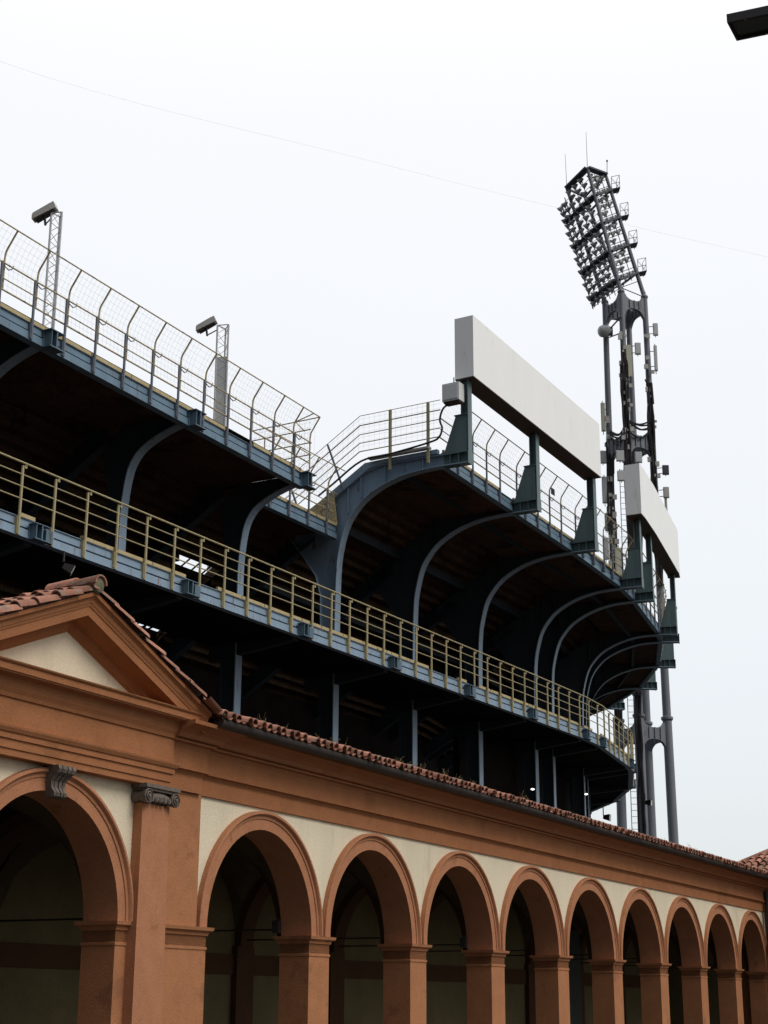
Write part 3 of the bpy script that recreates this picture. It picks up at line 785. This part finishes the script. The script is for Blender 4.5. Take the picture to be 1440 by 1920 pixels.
# upper railings
up_post = MB(); up_post.tube([(0, 0, 0), (0, 0, 1.50)], .034, 8); up_post.box(lambda x, y, z: Vector((x, y, z)), -.05, .05, -.10, .0, .03, .40)
up_post.tube([(.0, 0, 1.47), (-.10, -.0, 1.40), (-.22, 0, 1.36), (-.32, 0, 1.42), (-.36, 0, 1.52)], .014, 5)
ben = MB(); ben.tube(spline([(0, 0, .85), (0, 0, 1.3), (0, 0, 1.62), (0, .03, 1.80), (0, .15, 1.98), (0, .34, 2.25)], 4), .024, 6)
def upper_rail(name, segs, zf, r):
    rm = MB(); posts = []
    for (s0, s1) in segs:
        for h, rad, dr in ((1.48, .022, .05), (1.10, .017, .05), (.85, .024, .0), (2.25, .019, .34)):
            rm.tube([Q(s0, r+dr, zf(s0)+h), Q(s1, r+dr, zf(s1)+h)], rad, 6)
    return rm.build(name, MT['rust'], sta, smooth=True)
wm = MB()
def wires(segs, zf, r, st=.145):
    def W_(p, q): 
        wm.tube([p, q], .0020, 3, caps=False)
    for (s0, s1) in segs:
        for h, dr in [(.85+.145*k, 0) for k in range(1, 6)] + [(1.73, .02), (1.87, .08), (2.0, .17), (2.13, .26)]:
            W_(Q(s0, r+dr, zf(s0)+h), Q(s1, r+dr, zf(s1)+h))
        n = int((s1-s0)/st)
        for k in range(1, n):
            s = s0+(s1-s0)*k/n; z = zf(s)
            W_(Q(s, r, z+.86), Q(s, r, z+1.66)); W_(Q(s, r, z+1.66), Q(s, r+.15, z+1.98)); W_(Q(s, r+.15, z+1.98), Q(s, r+.34, z+2.25))
segA = [(RING[i], RING[i+1] if RING[i+1] < 38 else 38.55) for i in range(2, IA)]
segG = [(38.2, 43.2)]
segB = [(RING[i] if RING[i] > 43.6 else 43.2, RING[i+1]) for i in range(IG, len(RING)-3)]
fA = lambda s: zA(s)-.16
fG = lambda s: 14.46
fB = lambda s: zB(s)+.10
rails = []
pb0 = None
for (segs, zf, r, nm, ss) in ((segA, fA, 0, 'upper_left_railing', None), (segG, fG, -1.95, 'recessed_railing', None), (segB, fB, 1.9, 'upper_right_railing', None)):
    rl = upper_rail('upper_railing', segs, zf, r); wires(segs, zf, r)
    a, b = segs[0][0], segs[-1][1]; n = int((b-a)/1.10)
    if r == 0: ps = [38.55-.9-1.12*k for k in range(20)]
    elif r < 0: ps = [39.3, 40.4, 41.5, 42.6]
    else: ps = [44.45+1.03*k for k in range(44)]
    for s in ps:
        rz = ang(s)+math.pi
        if r > 1 and any(abs(s-q) < .25 for q in RING): s += .3
        if pb0 is None:
            pb0 = up_post.build('post', MT['post'], None, smooth=True); pb1 = ben.build('bent_post', MT['rust'], None, smooth=True)
            for ob_, dr in ((pb0, .05), (pb1, 0)):
                ob_.parent = rl; ob_.location = Q(s, r+dr, zf(s))-Vector(rl['_w']); ob_.rotation_euler = (0, 0, rz)
        else: inst(pb0, rl, Q(s, r+.05, zf(s)), rz); inst(pb1, rl, Q(s+.12, r, zf(s)), rz)
    if r == 0:    # closing panel at the end of the lower deck
        e_ = MB(); z = zf(38.5)
        for h in (2.25,): e_.tube([Q(38.55, .34, z+h), Q(38.55, -2.2, z+h)], .019, 6)
        for h in (1.9, 1.48, 1.10, .6): e_.tube([Q(38.5, .05, z+h), Q(38.5, -2.4, z+h)], .02, 6)
        e_.tube(spline([(38.55, 0, .7), (38.55, 0, 1.62), (38.55, .05, 1.8), (38.55, .34, 2.25)], 4) and [Q(38.55, a_, z+c_) for a_, c_ in ((0, .7), (0, 1.62), (.03, 1.8), (.15, 1.98), (.34, 2.25))], .022, 6)
        e_.tube([Q(38.2, .34, z+2.25), Q(38.2, -.3, z+2.1), Q(38.55, -.2, z+1.9)], .02, 6)
        e_.tube([Q(38.5, -.6, z+.3), Q(38.5, -.6, z+1.48)], .02, 6); e_.tube([Q(38.5, -1.6, z+.3), Q(38.5, -1.6, z+1.9)], .02, 6)
        e_.tube([Q(38.5, -1.6, z+.4), Q(38.5, -.6, z+1.0)], .015, 6)
        e_.build('end_rails', MT['rust'], rl, smooth=True)
        for k in range(1, 14): wm.tube([Q(38.55, .34-.18*k, z+.7), Q(38.55, .34-.18*k, z+2.2)], .0026, 3, caps=False)
        for k in range(1, 10): wm.tube([Q(38.55, .05, z+.7+.16*k), Q(38.55, -2.2, z+.7+.16*k)], .0026, 3, caps=False)
# side railing of the high deck, following the stair slope
sr = MB(); srp = MB()
zt = zB(43.5)
def slopez(r): return zt+.50 + (0 if r > -1.05 else .61*(r+1.05))
for h, rad, m_ in ((1.72, .013, sr), (1.38, .022, sr), (1.06, .017, sr), (.76, .017, sr), (.47, .02, sr)):
    m_.tube([Q(43.2, r, slopez(r)+h) for r in (1.95, -1.05, -4.2)], rad, 6)
for r in (1.5,): srp.box(Q, 43.16, 43.24, r-.04, r+.04, slopez(r)-.35, slopez(r)+1.72)
srr = sr.build('side_railing', MT['rust'], sta, smooth=True); srp.build('post', MT['yellow'], srr)
srp = MB(); srp.box(Q, 43.16, 43.24, .06, .14, slopez(.1)-.35, slopez(.1)+1.72); srp.build('post', MT['yellow'], srr)
for r in (-1.75, -3.3):
    tl = MB()
    tl.bar(Q(43.2, r+.1, slopez(r)-.35), Q(43.2, r-.55, slopez(r)+1.36), .06, .05)
    tl.build('tilted_post', MT['post'], srr)
for k in range(1, 30): r = 1.9-.2*k; wm.tube([Q(43.2, r, slopez(r)+.48), Q(43.2, r, slopez(r)+1.72)], .0026, 3, caps=False)
for k in range(1, 8): wm.tube([Q(43.2, r, slopez(r)+.48+.16*k) for r in (1.95, -1.05, -4.2)], .0026, 3, caps=False)
wm.build('wire_mesh', MT['wire'], sta)
# rusty plank lying on the deck edge
pk = MB(); pk.hexa([Q(43.12, 1.55, zt+.63), Q(43.33, 1.55, zt+.63), Q(43.33, -.7, zt+.63), Q(43.12, -.7, zt+.63), Q(43.12, 1.55, zt+.70), Q(43.33, 1.55, zt+.70), Q(43.33, -.7, zt+.70), Q(43.12, -.7, zt+.70)])
pk.build('deck_edge_plank', MT['lampw'], sta)

# ================================================================== BILLBOARDS
def billboard(stations, posts, label, zo=0):
    root = empty('billboard', Q(posts[0], 2.7, -CAM_H), label, 'billboard', 'blank billboards on the stadium rim')
    pn, un = MB(), MB()
    ri, ro = 2.45, 3.12
    st_ = stations
    rings = []
    for s in st_:
        zb_, zt_ = zB(s)+2.84+zo, zB(s)+4.96+zo
        rings.append([Q(s, ri, zb_), Q(s, ro, zb_), Q(s, ro, zt_), Q(s, ri, zt_)])
    n = len(rings)
    for j in range(n-1):
        a, b = rings[j], rings[j+1]
        pn.quad(a[1], b[1], b[2], a[2]); pn.quad(a[3], b[3], b[0], a[0]); pn.quad(a[2], b[2], b[3], a[3])
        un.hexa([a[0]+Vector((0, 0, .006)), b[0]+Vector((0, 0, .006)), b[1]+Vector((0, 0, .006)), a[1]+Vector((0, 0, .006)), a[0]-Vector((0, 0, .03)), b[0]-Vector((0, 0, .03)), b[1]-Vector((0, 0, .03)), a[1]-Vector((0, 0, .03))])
    pn.quad(*rings[0]); pn.quad(*rings[-1])
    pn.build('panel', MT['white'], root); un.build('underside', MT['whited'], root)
    for s in posts:
        z = zB(s); p = MB()
        p.box(Q, s-.14, s+.14, 2.835, 2.86, z+.395, z+2.9+zo); p.box(Q, s-.14, s+.14, 2.60, 2.625, z+1.66, z+2.9+zo); p.box(Q, s-.02, s+.02, 2.625, 2.835, z+1.66, z+2.9+zo)
        p.build('post', MT['teal'], root)
billboard([43.28, 43.5, 48.7, 53.6, 53.85], [43.5, 48.7, 53.8], 'large long white blank billboard on three posts above the stadium rim')
billboard([58.35, 59, 61.2, 67.4, 68.0], [59.0, 61.2, 67.4], 'smaller curved white blank billboard in front of the floodlight tower')
# electrical cabinet
bx = MB(); z0 = zB(43.5)
bx.box(Q, 42.95, 43.32, 2.15, 2.75, z0+2.02, z0+2.62)
cab = bx.build('electric_cabinet', MT['box'], None, loc=Q(43.1, 2.4, z0+2.0)); tag(cab, 'white metal electric cabinet fixed beside the first billboard post', 'cabinet')
dr = MB(); dr.box(Q, 42.93, 42.949, 2.20, 2.70, z0+2.07, z0+2.57); dr.build('door', MT['box'], cab)
dr = MB(); dr.box(Q, 43.0, 43.3, 2.18, 2.72, z0+1.97, z0+2.019); dr.tube([Q(43.1, 2.5, z0+2.62), Q(43.1, 2.5, z0+2.85)], .02, 5); dr.build('base_plate', MT['whited'], cab)
cbp = [(43.1, 2.35, 2.0), (43.1, 2.1, 1.85), (43.1, 1.98, 1.5), (43.1, 2.06, 1.2), (43.1, 1.95, .92), (43.1, 1.6, .80), (43.12, .1, .66), (43.12, -.95, .60), (43.12, -2.0, .0), (43.12, -2.6, -.35)]
cbm = MB(); cbm.tube(spline([tuple(Q(a, b, z0+c)) for a, b, c in cbp], 5), .034, 7)
tag(cbm.build('power_cable', MT['black'], None, smooth=True, loc=Q(43.1, 0, z0)), 'thick black cable looping down from the cabinet along the sloping rail', 'cable')

# ================================================================== LATTICE MASTS
def lattice(name, base_, h, wd, label, panel, lamp_dir):
    root = empty(name, base_, label, 'lighting mast', 'lattice masts behind the upper railing')
    b = Vector(base_); m_ = MB(); br = MB()
    cs = [Vector((math.cos(t)*wd, math.sin(t)*wd, 0)) for t in (R(200), R(320), R(80))]
    for c in cs: m_.tube([b+c, b+c+Vector((0, 0, h))], .036, 6)
    n = int(h/.32)
    for k in range(n):
        z0_, z1_ = h*k/n, h*(k+1)/n
        for i in range(3):
            p, q = cs[i], cs[(i+1) % 3]
            if k % 2: p, q = q, p
            br.tube([b+p+Vector((0, 0, z0_)), b+q+Vector((0, 0, z1_))], .011, 4)
    for i in range(3): br.tube([b+cs[i]+Vector((0, 0, h)), b+cs[(i+1) % 3]+Vector((0, 0, h))], .022, 5)
    m_.build('uprights', MT['mast'], root); br.build('bracing', MT['mast'], root)
    if panel:
        pp = MB(); c0, c1 = cs[0]*1.02, cs[1]*1.02
        pp.hexa([b+c0+Vector((0, 0, 1)), b+c1+Vector((0, 0, 1)), b+c1+Vector((0, .02, 1)), b+c0+Vector((0, .02, 1)), b+c0+Vector((0, 0, h-1.3)), b+c1+Vector((0, 0, h-1.3)), b+c1+Vector((0, .02, h-1.3)), b+c0+Vector((0, .02, h-1.3))])
        pp.build('climb_guard', MT['ant'], root)
    # lamp: long box tilted, on an arm
    top = b+Vector((-wd, 0, h)); arm = MB()
    la = top+lamp_dir
    arm.tube([top+Vector((0, 0, -.15)), la+Vector((0.05, 0, -.25))], .025, 6); arm.tube([la+Vector((.05, 0, -.28)), la+Vector((0, 0, .05))], .04, 6)
    arm.build('lamp_arm', MT['towerd'], root)
    lp = MB(); ax = nrm(Vector((.86, -.15, .48)))*1.25; sd_ = nrm(ax.cross(Vector((0, 0, 1)))); uu = sd_.cross(ax)
    def lf_(x, y, z): return la+Vector((0, 0, .17)) + ax*x + sd_*y + uu*z
    lp.prism([lf_(-.36, -.15, -.05), lf_(-.36, .15, -.05), lf_(-.30, .16, .06), lf_(-.30, -.16, .06)], [lf_(.32, -.15, -.10), lf_(.32, .15, -.10), lf_(.34, .15, .09), lf_(.34, -.15, .09)])
    lp.box(lf_, -.28, .25, -.12, .12, .075, .11)
    lh = lp.build('lamp_head', MT['lampw'], root)
    gl = MB(); gl.box(lf_, -.30, .26, -.13, .13, -.115, -.102); gl.build('lamp_glass', MT['lens'], lh)
lattice('lattice_mast', (-10.38, 45, 14.7), 24.0+CAM_H-14.7-.15, .20, 'tall lattice mast with a spotlight, left one near the picture edge', False, Vector((-.22, 0, -.12)))
lattice('lattice_mast', (-6.09, 55, 13.9), 24.55+CAM_H-13.9-.1, .25, 'lattice mast with a panelled shaft and spotlight, further right one', True, Vector((-.42, 0, -.12)))

# ================================================================== FLOODLIGHT TOWER
YT = 108.
tw = empty('floodlight_tower', (18.0, YT, 0), 'tall four legged grey floodlight tower crowded with lamps and antennas', 'floodlight tower')
cx0, cx1 = 17.86, 17.92
def legp(k, z):            # camera-relative z
    t = (z-10)/41.; Rr = 1.72 + (1.48-1.72)*t; cx = cx0+(cx1-cx0)*t
    dx, dy = ((-.949, .316), (-.316, -.949), (.316, .949), (.949, -.316))[k]
    return Vector((cx+Rr*dx, YT+Rr*dy, z+CAM_H))
def legr(z): return .34 + (.245-.34)*min(1, max(0, (z-10)/38))
kz = 50.3
tops = [Vector((14.00, 108.9, 60.1+CAM_H)), Vector((15.40, 107.2, 60.9+CAM_H)), Vector((15.6, 110.6, 60.3+CAM_H)), Vector((16.93, 108.2, 60.9+CAM_H))]
for k in range(4):
    m_ = MB()
    zs = [-CAM_H, 5, 11, 18.7, 18.71, 30, 39.6, 39.61, 45, kz]
    rings = []
    sides = 12
    for z in zs:
        c = legp(k, z); r_ = legr(z)*(1.0 if z < 18.705 else .92)*(1 if z < 39.605 else .94)
        rings.append([c+Vector((math.cos(2*math.pi*j/sides)*r_, math.sin(2*math.pi*j/sides)*r_, 0)) for j in range(sides)])
    m_.loft(rings, True, True)
    m_.lathe(legp(k, 18.5), (0, 0, 1), [(.30, 0), (.42, .15), (.42, .3), (.30, .35)], 12)
    m_.lathe(legp(k, kz-.15), (0, 0, 1), [(.2, 0), (.27, .1), (.27, .2), (.2, .3)], 12)
    m_.tube([legp(k, kz), tops[k]], .17, 10, r2=.13)
    m_.build('leg', MT['tower'], tw, smooth=True)
# collars
for (z0, z1) in ((17.2, 18.0), (38.2, 39.1), (49.1, 49.75)):
    cm = MB()
    for (i, j) in ((0, 1), (1, 3), (3, 2), (2, 0)):
        for n in range(10):
            ta, tb = n/10, (n+1)/10
            def col_(t, sgn):
                p = legp(i, z0).lerp(legp(j, z0), t); d = nrm(legp(j, z0)-legp(i, z0)); nr = Vector((d.y, -d.x, 0))
                e_ = abs(2*t-1)**3.2; zt_ = z1 + e_*1.0; zb_ = z0 - e_*1.1
                return (Vector((p.x, p.y, zb_+CAM_H))+nr*sgn*.13, Vector((p.x, p.y, zt_+CAM_H))+nr*sgn*.13)
            a0, a1 = col_(ta, -1); b0, b1 = col_(tb, -1); c0, c1 = col_(tb, 1); d0, d1 = col_(ta, 1)
            cm.hexa([a0, b0, c0, d0, a1, b1, c1, d1])
        for t in (.3, .5, .7):
            p = legp(i, z0).lerp(legp(j, z0), t); d = nrm(legp(j, z0)-legp(i, z0)); nr = Vector((d.y, -d.x, 0))
            cm.bar(Vector((p.x, p.y, z0+CAM_H+.05)), Vector((p.x, p.y, z1+CAM_H)), .06, .42, up=nr)
    cm.build('collar', MT['tower'], tw)
# ladder up the tower
ld = MB()
for z0_, z1_, q in ((-CAM_H, 37, 0),):
    b = lambda z, x: legp(0, z)+Vector((.62+x, -.3, 0))
    for x in (0, .42): ld.tube([b(-1, x), b(20, x), b(37, x)], .028, 4)
    z = 5
    while z < 37: ld.tube([b(z, 0), b(z, .42)], .018, 4); z += .42
ld.build('ladder', MT['tower'], tw)
# platforms, panel frame and lamps
LV = 5
def leg_top(k, t):         # the head's floors are square to its lean, so the far side meets them higher up
    if 0 < t < .93 and k in (2, 3): t = min(1, t+.10)
    return legp(k, kz).lerp(tops[k], t)
def pt(i, j, t, x): return leg_top(i, t).lerp(leg_top(j, t), x)
pf = MB()
wv = nrm(leg_top(0, .5)-leg_top(1, .5))
for n in range(5):
    t = .09+.227*n if n < 4 else 1
    for (i, j) in ((0, 1), (1, 3), (3, 2), (2, 0)):
        pf.bar(leg_top(i, t), leg_top(j, t), .12 if (i, j) in ((3, 2), (2, 0)) else .55, .14)
    if n < 4:
        pf.bar(leg_top(0, t), leg_top(0, t)+wv*1.3, .45, .10)
for n in range(17):
    t = .03+.0555*n
    pf.tube([leg_top(0, t)+wv*1.2, leg_top(0, t), leg_top(1, t)], .028, 4)
    pf.tube([leg_top(1, t), leg_top(3, t)], .028, 4)
pf.tube([leg_top(0, .02)+wv*1.3, leg_top(0, .9)+wv*1.0], .05, 5)
pf.tube([leg_top(0, .02)+wv*.7, leg_top(0, .95)+wv*.5], .04, 5)
for x in (.33, .66): pf.tube([pt(0, 1, 0, x), pt(0, 1, 1, x)], .03, 4); pf.tube([pt(1, 3, 0.05, x), pt(1, 3, 1, x)], .03, 4)
pf.tube([leg_top(1, 0.0), pt(2, 3, 0.12, .5)], .04, 4); pf.tube([leg_top(3, 0.0), pt(1, 0, 0.12, .5)], .04, 4)
pf.build('platforms', MT['towerd'], tw)
for n in range(4):
    cg = MB()
    t = .09+.227*n; q = leg_top(3, t); ex = Vector((.72, 0, .15))
    for hh in (0, .55, 1.15): cg.tube([q+Vector((.1, 0, hh)), q+ex+Vector((0, 0, hh)), q+ex+Vector((-.1, .9, hh))], .022, 4)
    for e_ in (Vector((.1, 0, 0)), ex, ex+Vector((-.1, .9, 0))): cg.tube([q+e_, q+e_+Vector((0, 0, 1.15))], .022, 4)
    cg.bar(q+Vector((.1, .2, 0)), q+ex+Vector((0, .2, 0)), .8, .06)
    cg.tube([q+ex, q+ex+Vector((-.55, .5, 1.1))], .012, 3); cg.tube([q+Vector((.1, 0, 1.1)), q+ex], .012, 3)
    cg.build('platform_cage', MT['towerd'], tw)
bell = MB(); bell.lathe((0, 0, 0), (0, 0, 1), [(.02, -.06), (.10, 0), (.12, .12), (.17, .20), (.25, .36), (.26, .41), (.22, .40), (.06, .30)], 10)
bell.tube([(-.14, 0, .02), (-.02, 0, -.06), (.14, 0, .02)], .02, 4)
b0_ = None
aim0 = nrm(Vector((-.72, .28, -.62)))
nl = 0; bank = MB()
def put_lamp(p):
    global b0_, nl
    aim = nrm(aim0+Vector((random.uniform(-.12, .12), random.uniform(-.16, .16), random.uniform(-.12, .12))))
    nl += 1
    if nl > 96:
        Mr = aim.to_track_quat('Z', 'Y').to_matrix(); k0 = len(bank.v)
        bank.v += [Mr @ v_ + Vector(p) for v_ in bell.v]; bank.f += [tuple(i_+k0 for i_ in f_) for f_ in bell.f]; return
    if b0_ is None:
        b0_ = bell.build('lamp', MT['lampb'], None, smooth=True); c = b0_
    else:
        c = b0_.copy(); COL.objects.link(c)
    c.parent = tw; c.location = Vector(p)-Vector(tw['_w']); c.rotation_euler = aim.to_track_quat('Z', 'Y').to_euler()
rows = 17
for n in range(rows):
    t = .05+.90*n/(rows-1)
    if n < 17:
        for x in ((.45, 1.0) if n % 2 else (.3, .85)): 
            if t < .9: put_lamp(leg_top(0, t)+wv*x+Vector((0, 0, .1)))
    for x in ((.2, .5, .8) if n % 2 else (.12, .42, .7)): put_lamp(pt(0, 1, t, x)+Vector((0, 0, .1)))
    if n > 0:
        for x in ((.25, .55, .85) if n % 2 else (.18, .45, .75)): 
            if not (n % 4 == 2 and x == .75): put_lamp(pt(1, 3, t, x)+Vector((0, 0, .1)))
if bank.v: tag(bank.build('lamp_bank', MT['lampb'], tw), kind='stuff')
# masts on top
tp = MB()
tp.tube([tops[0], tops[0]+Vector((-.05, 0, 3.0))], .022, 4, r2=.012); tp.tube([tops[1], tops[1]+Vector((0, 0, 3.1))], .022, 4, r2=.012)
tp.tube([tops[3]+Vector((.1, 0, 0)), tops[3]+Vector((.15, 0, 1.1))], .025, 4); tp.lathe(tops[3]+Vector((.15, 0, 1.1)), (0, 0, 1), [(.02, 0), (.07, .05), (.07, .15), (.02, .2)], 6)
tp.build('lightning_rods', MT['towerd'], tw)
# antennas: (x, y-pixel free) placed along legs
def panel(name, k, z, h, wd_, dx, dy, m_):
    p = legp(k, z)+Vector((dx, dy, 0)); q = MB()
    q.box(lambda x, y, zz: p+Vector((x, y, zz)), -wd_/2, wd_/2, -.09, .09, -h/2, h/2)
    q.box(lambda x, y, zz: p+Vector((x, y, zz)), -wd_/2+.04, wd_/2-.04, -.12, -.09, -h/2+.05, h/2-.05)
    ob = q.build(name, MT[m_], tw)
    b = MB()
    for s_ in (-.3, .3): b.tube([p+Vector((0, .05, s_*h)), legp(k, z+s_*h)], .03, 4)
    b.tube([p+Vector((0, .12, -h*.6)), p+Vector((0, .12, h*.6))], .03, 5)
    b.build('bracket', MT['towerd'], ob)
    return ob
for (k, z, h, wd_, dx, dy, m_) in (
    (1, 44.6, 2.5, .40, .30, -.35, 'anty'), (1, 45.6, .9, .42, 1.0, -.3, 'ant'), (3, 45.3, 2.0, .22, .55, -.2, 'ant'), (3, 47.6, .95, .35, .65, -.2, 'ant'),
    (0, 41.0, 2.2, .30, -.45, -.3, 'anty'), (0, 37.9, .95, .45, -.55, -.3, 'ant'), (0, 35.4, 2.0, .38, -.5, -.3, 'ant'),
    (1, 37.2, .8, .55, -.65, -.6, 'ant'), (1, 37.1, .8, .5, .65, -.6, 'ant'), (1, 35.7, .75, .6, -.60, -.6, 'ant'), (1, 35.6, .75, .55, .62, -.6, 'ant'),
    (3, 36.6, .7, .45, .80, -.3, 'towerd'), (3, 34.9, .8, .4, .75, -.3, 'lampw'), (3, 33.0, 3.2, .16, .70, -.2, 'anty'), (0, 31.0, 1.6, .42, -.55, -.3, 'ant'), (0, 29.3, 1.6, .3, -.25, -.4, 'anty'),
    (1, 29.3, 2.4, .5, -.95, -.2, 'anty'), (0, 33.0, 1.3, .3, -.4, -.2, 'lampw')):
    panel('antenna', k, z, h, wd_, dx, dy, m_)
ds = MB(); c = legp(0, 47.7)+Vector((-.15, -.6, 0)); ds.lathe(c, (-.86, -.3, -.18), [(.30, -.5), (.40, -.3), (.44, .0), (.46, .22), (.42, .36), (.28, .48), (.05, .52)], 16)
ds.build('drum_antenna', MT['ant'], tw, smooth=True)
dk = MB(); dk.tube([legp(1, 48.2)+Vector((-.1, -.25, 0)), c+Vector((.3, 0, .1))], .06, 5); dk.tube([legp(1, 46.9)+Vector((-.1, -.25, 0)), c+Vector((.3, 0, -.5))], .05, 5); dk.box(lambda x, y, z: c+Vector((x, y, z)), .25, .55, -.2, .1, -.35, .25)
dk.build('dish_bracket', MT['towerd'], tw)
cbn = MB()
for k, za, zb_, n in ((1, 20, 46.3, 9), (3, 28, 44.5, 8), (0, 18, 39.5, 7), (1, -1, 22, 4), (2, 30, 38.5, 4)):
    for j in range(n):
        off_ = Vector((random.uniform(-.30, .15), -.30-random.random()*.12, 0))
        pts_ = []
        for q in range(14):
            z = za+(zb_-random.random()*3*(q == 13)-za)*q/13
            pts_.append(legp(k, z)+off_*(1+.25*math.sin(q*1.7+j))+Vector((random.uniform(-.05, .05), 0, 0)))
        cbn.tube(pts_, .075, 5)
for j in range(10):
    z = 39.5+random.uniform(-.4, 1.0); a_, b_ = random.choice(((0, 1), (1, 3), (0, 1), (1, 3)))
    p, q = legp(a_, z), legp(b_, z+random.uniform(-.6, .6)); mid = (p+q)/2-Vector((0, .3, random.uniform(.2, .9)))
    cbn.tube(spline([tuple(p+Vector((0, -.3, 0))), tuple(mid), tuple(q+Vector((0, -.3, 0)))], 5), .07, 5)
cbn.build('cables', MT['black'], tw)
for j in range(80):
    k = random.choice((1, 1, 3, 0)); z = random.uniform(33.5, 47) if k != 0 else random.uniform(30, 41)
    p = legp(k, z)+Vector((random.uniform(-.35, .35), -.4, 0)); s_ = random.uniform(.06, .17)
    jb = MB(); jb.box(lambda x, y, zz: p+Vector((x, y, zz)), -s_, s_, -.06, .06, -s_, s_*1.3)
    jb.build('junction_box', MT['lampw'], tw)

# ================================================================== small lights, wire, street lamp, tree
def spot(loc, label, aim, sc=1.0):
    root = empty('spotlight', loc, label, 'spotlight', 'spotlights under the stadium galleries')
    p = Vector(loc); a = nrm(Vector(aim)); s_ = nrm(a.cross(Vector((0, 0, 1)))); u_ = s_.cross(a)
    f_ = lambda x, y, z: p + (a*x+s_*y+u_*z)*sc
    h = MB(); h.prism([f_(0, -.10, -.08), f_(0, .10, -.08), f_(0, .10, .08), f_(0, -.10, .08)], [f_(.30, -.2, -.14), f_(.30, .2, -.14), f_(.30, .2, .14), f_(.30, -.2, .14)])
    h.build('housing', MT['black'], root)
    g_ = MB(); g_.box(f_, .301, .315, -.18, .18, -.12, .12); g_.build('glass', MT['lampw'], root)
    b = MB(); b.tube([p+Vector((0, 0, .45*sc)), p+Vector((0, 0, .1))], .03, 5); b.build('bracket', MT['black'], root)
spot(Q(28.0, .10, 9.60), 'small spotlight hanging under the lower gallery edge at far left', (.75, .2, -.35), .8)
spot(Q(83.0, .25, 9.55), 'small dark spotlight hanging under the far end of the gallery, silhouetted on sky', (.9, -.3, -.1), 1.2)
spot(Q(74.5, .75, 9.3), 'small dark spotlight on the gallery edge beside the tower leg', (.9, -.3, -.1), 1.0)
for (s, r, z, lab) in ((57.5, -1.6, 7.9, 'tiny lit lamp in the dark under the gallery, left of the two'), (65.0, -1.5, 8.55, 'tiny lit lamp in the dark under the gallery, right of the two')):
    m_ = MB(); m_.lathe(Q(s, r, z), (0, 0, 1), [(.02, 0), (.07, .02), (.07, .05), (.02, .07)], 8)
    tag(m_.build('gallery_lamp', MT['glow'], None, loc=Q(s, r, z)), lab, 'lamp', 'lit lamps under the gallery')
wp_ = [(-9.9, 22.0, 17.0), (-7.78, 27.71, 18.1), (-0.3, 34.71, 19.87), (6.76, 38.54, 20.12), (10.71, 40.03, 19.97), (14.5, 41.4, 19.75)]
wr = MB(); wr.tube(spline([(a, b, c+CAM_H) for a, b, c in wp_], 8), .0015, 4)
tag(wr.build('overhead_wire', MT['wire']), 'thin overhead wire crossing the sky in front of the tower', 'wire')
# street lamp, pole stands outside the picture on the right
sl_ = empty('street_lamp', (5.6, 9.95, 0), 'black flat street lamp head reaching in at the top right corner', 'street lamp')
zl = 7.35+CAM_H
c_a, c_b = Vector((2.67, 10.67, zl)), Vector((2.80, 10.92, zl)); dx_ = nrm(Vector((3.03-2.803, 10.831-10.92, 0)))
Ll = .78
hd = MB()
def lfn(x, y, z): return c_a.lerp(c_b, y) + dx_*x + Vector((0, 0, z))
hd.box(lfn, 0, .02, 0, 1, .0, .045); hd.box(lfn, Ll-.14, Ll, 0, 1, 0, .05); hd.box(lfn, .02, Ll-.14, 0, .09, 0, .05); hd.box(lfn, .02, Ll-.14, .91, 1, 0, .05); hd.box(lfn, .0, Ll, .0, 1, .0505, .075)
head = hd.build('lamp_head', MT['black'], sl_)
gl = MB(); gl.box(lfn, .021, Ll-.141, .091, .909, .018, .03); gl.build('lamp_glass', MT['lens'], head)
sc = MB()
for x, y in ((.14, .05), (.24, .95), (.40, .05), (.50, .95)): sc.lathe(lfn(x, y, -.003), (0, 0, 1), [(.004, 0), (.006, .001), (.006, .004)], 6)
sc.build('screws', MT['mast'], head)
pl_ = MB(); pe_ = lfn(Ll, .5, .04); pl_.tube([pe_-dx_*.02, pe_+dx_*.8+Vector((0, 0, -.02)), pe_+dx_*1.6+Vector((0, 0, -.2)), pe_+dx_*1.95+Vector((0, 0, -.7)), pe_+dx_*2.0+Vector((0, 0, -1.4))], .04, 8)
bp = pe_+dx_*2.0; pl_.tube([bp+Vector((0, 0, -1.4)), Vector((bp.x, bp.y, 0))], .05, 10, r2=.09)
pl_.build('pole', MT['black'], sl_, smooth=True)
# bare tree behind the corner house
tr_ = empty('bare_tree', (20.1, 81, 0), 'leafless tree whose twigs show above the roofs at the far right', 'tree')
tk = MB(); tw2 = MB()
def branch(p, d, L_, r_, dep):
    q = p+d*L_; q2 = p+d*L_*.5+Vector((random.uniform(-.1, .1), 0, random.uniform(0, .1)))*L_*.4
    (tk if dep < 2 else tw2).tube([p, q2, q], r_, 5 if dep < 3 else 3, r2=r_*.6)
    if dep >= 6: return
    for k in range(3 if dep < 4 else 2):
        nd_ = nrm(d+Vector((random.uniform(-.7, .7), random.uniform(-.7, .7), random.uniform(-.15, .5))))
        branch(q if k else q2, nd_, L_*random.uniform(.62, .82), r_*.6, dep+1)
branch(Vector((20.1, 81, 0)), Vector((0, 0, 1)), 2.9, .16, 0)
tk.build('trunk', MT['bark'], tr_); tw2.build('crown', MT['bark'], tr_)

bp2 = MB(); bp2.box(Q, 51.75, 52.05, 1.98, 2.0, 17.78, 18.02)
tag(bp2.build('plate', MT['black'], None, loc=Q(51.9, 2.0, 17.9)), 'small black square plate hung on the wire mesh under the large billboard', 'plate')

# tidy helper properties
for ob in bpy.data.objects:
    if '_w' in ob: del ob['_w']
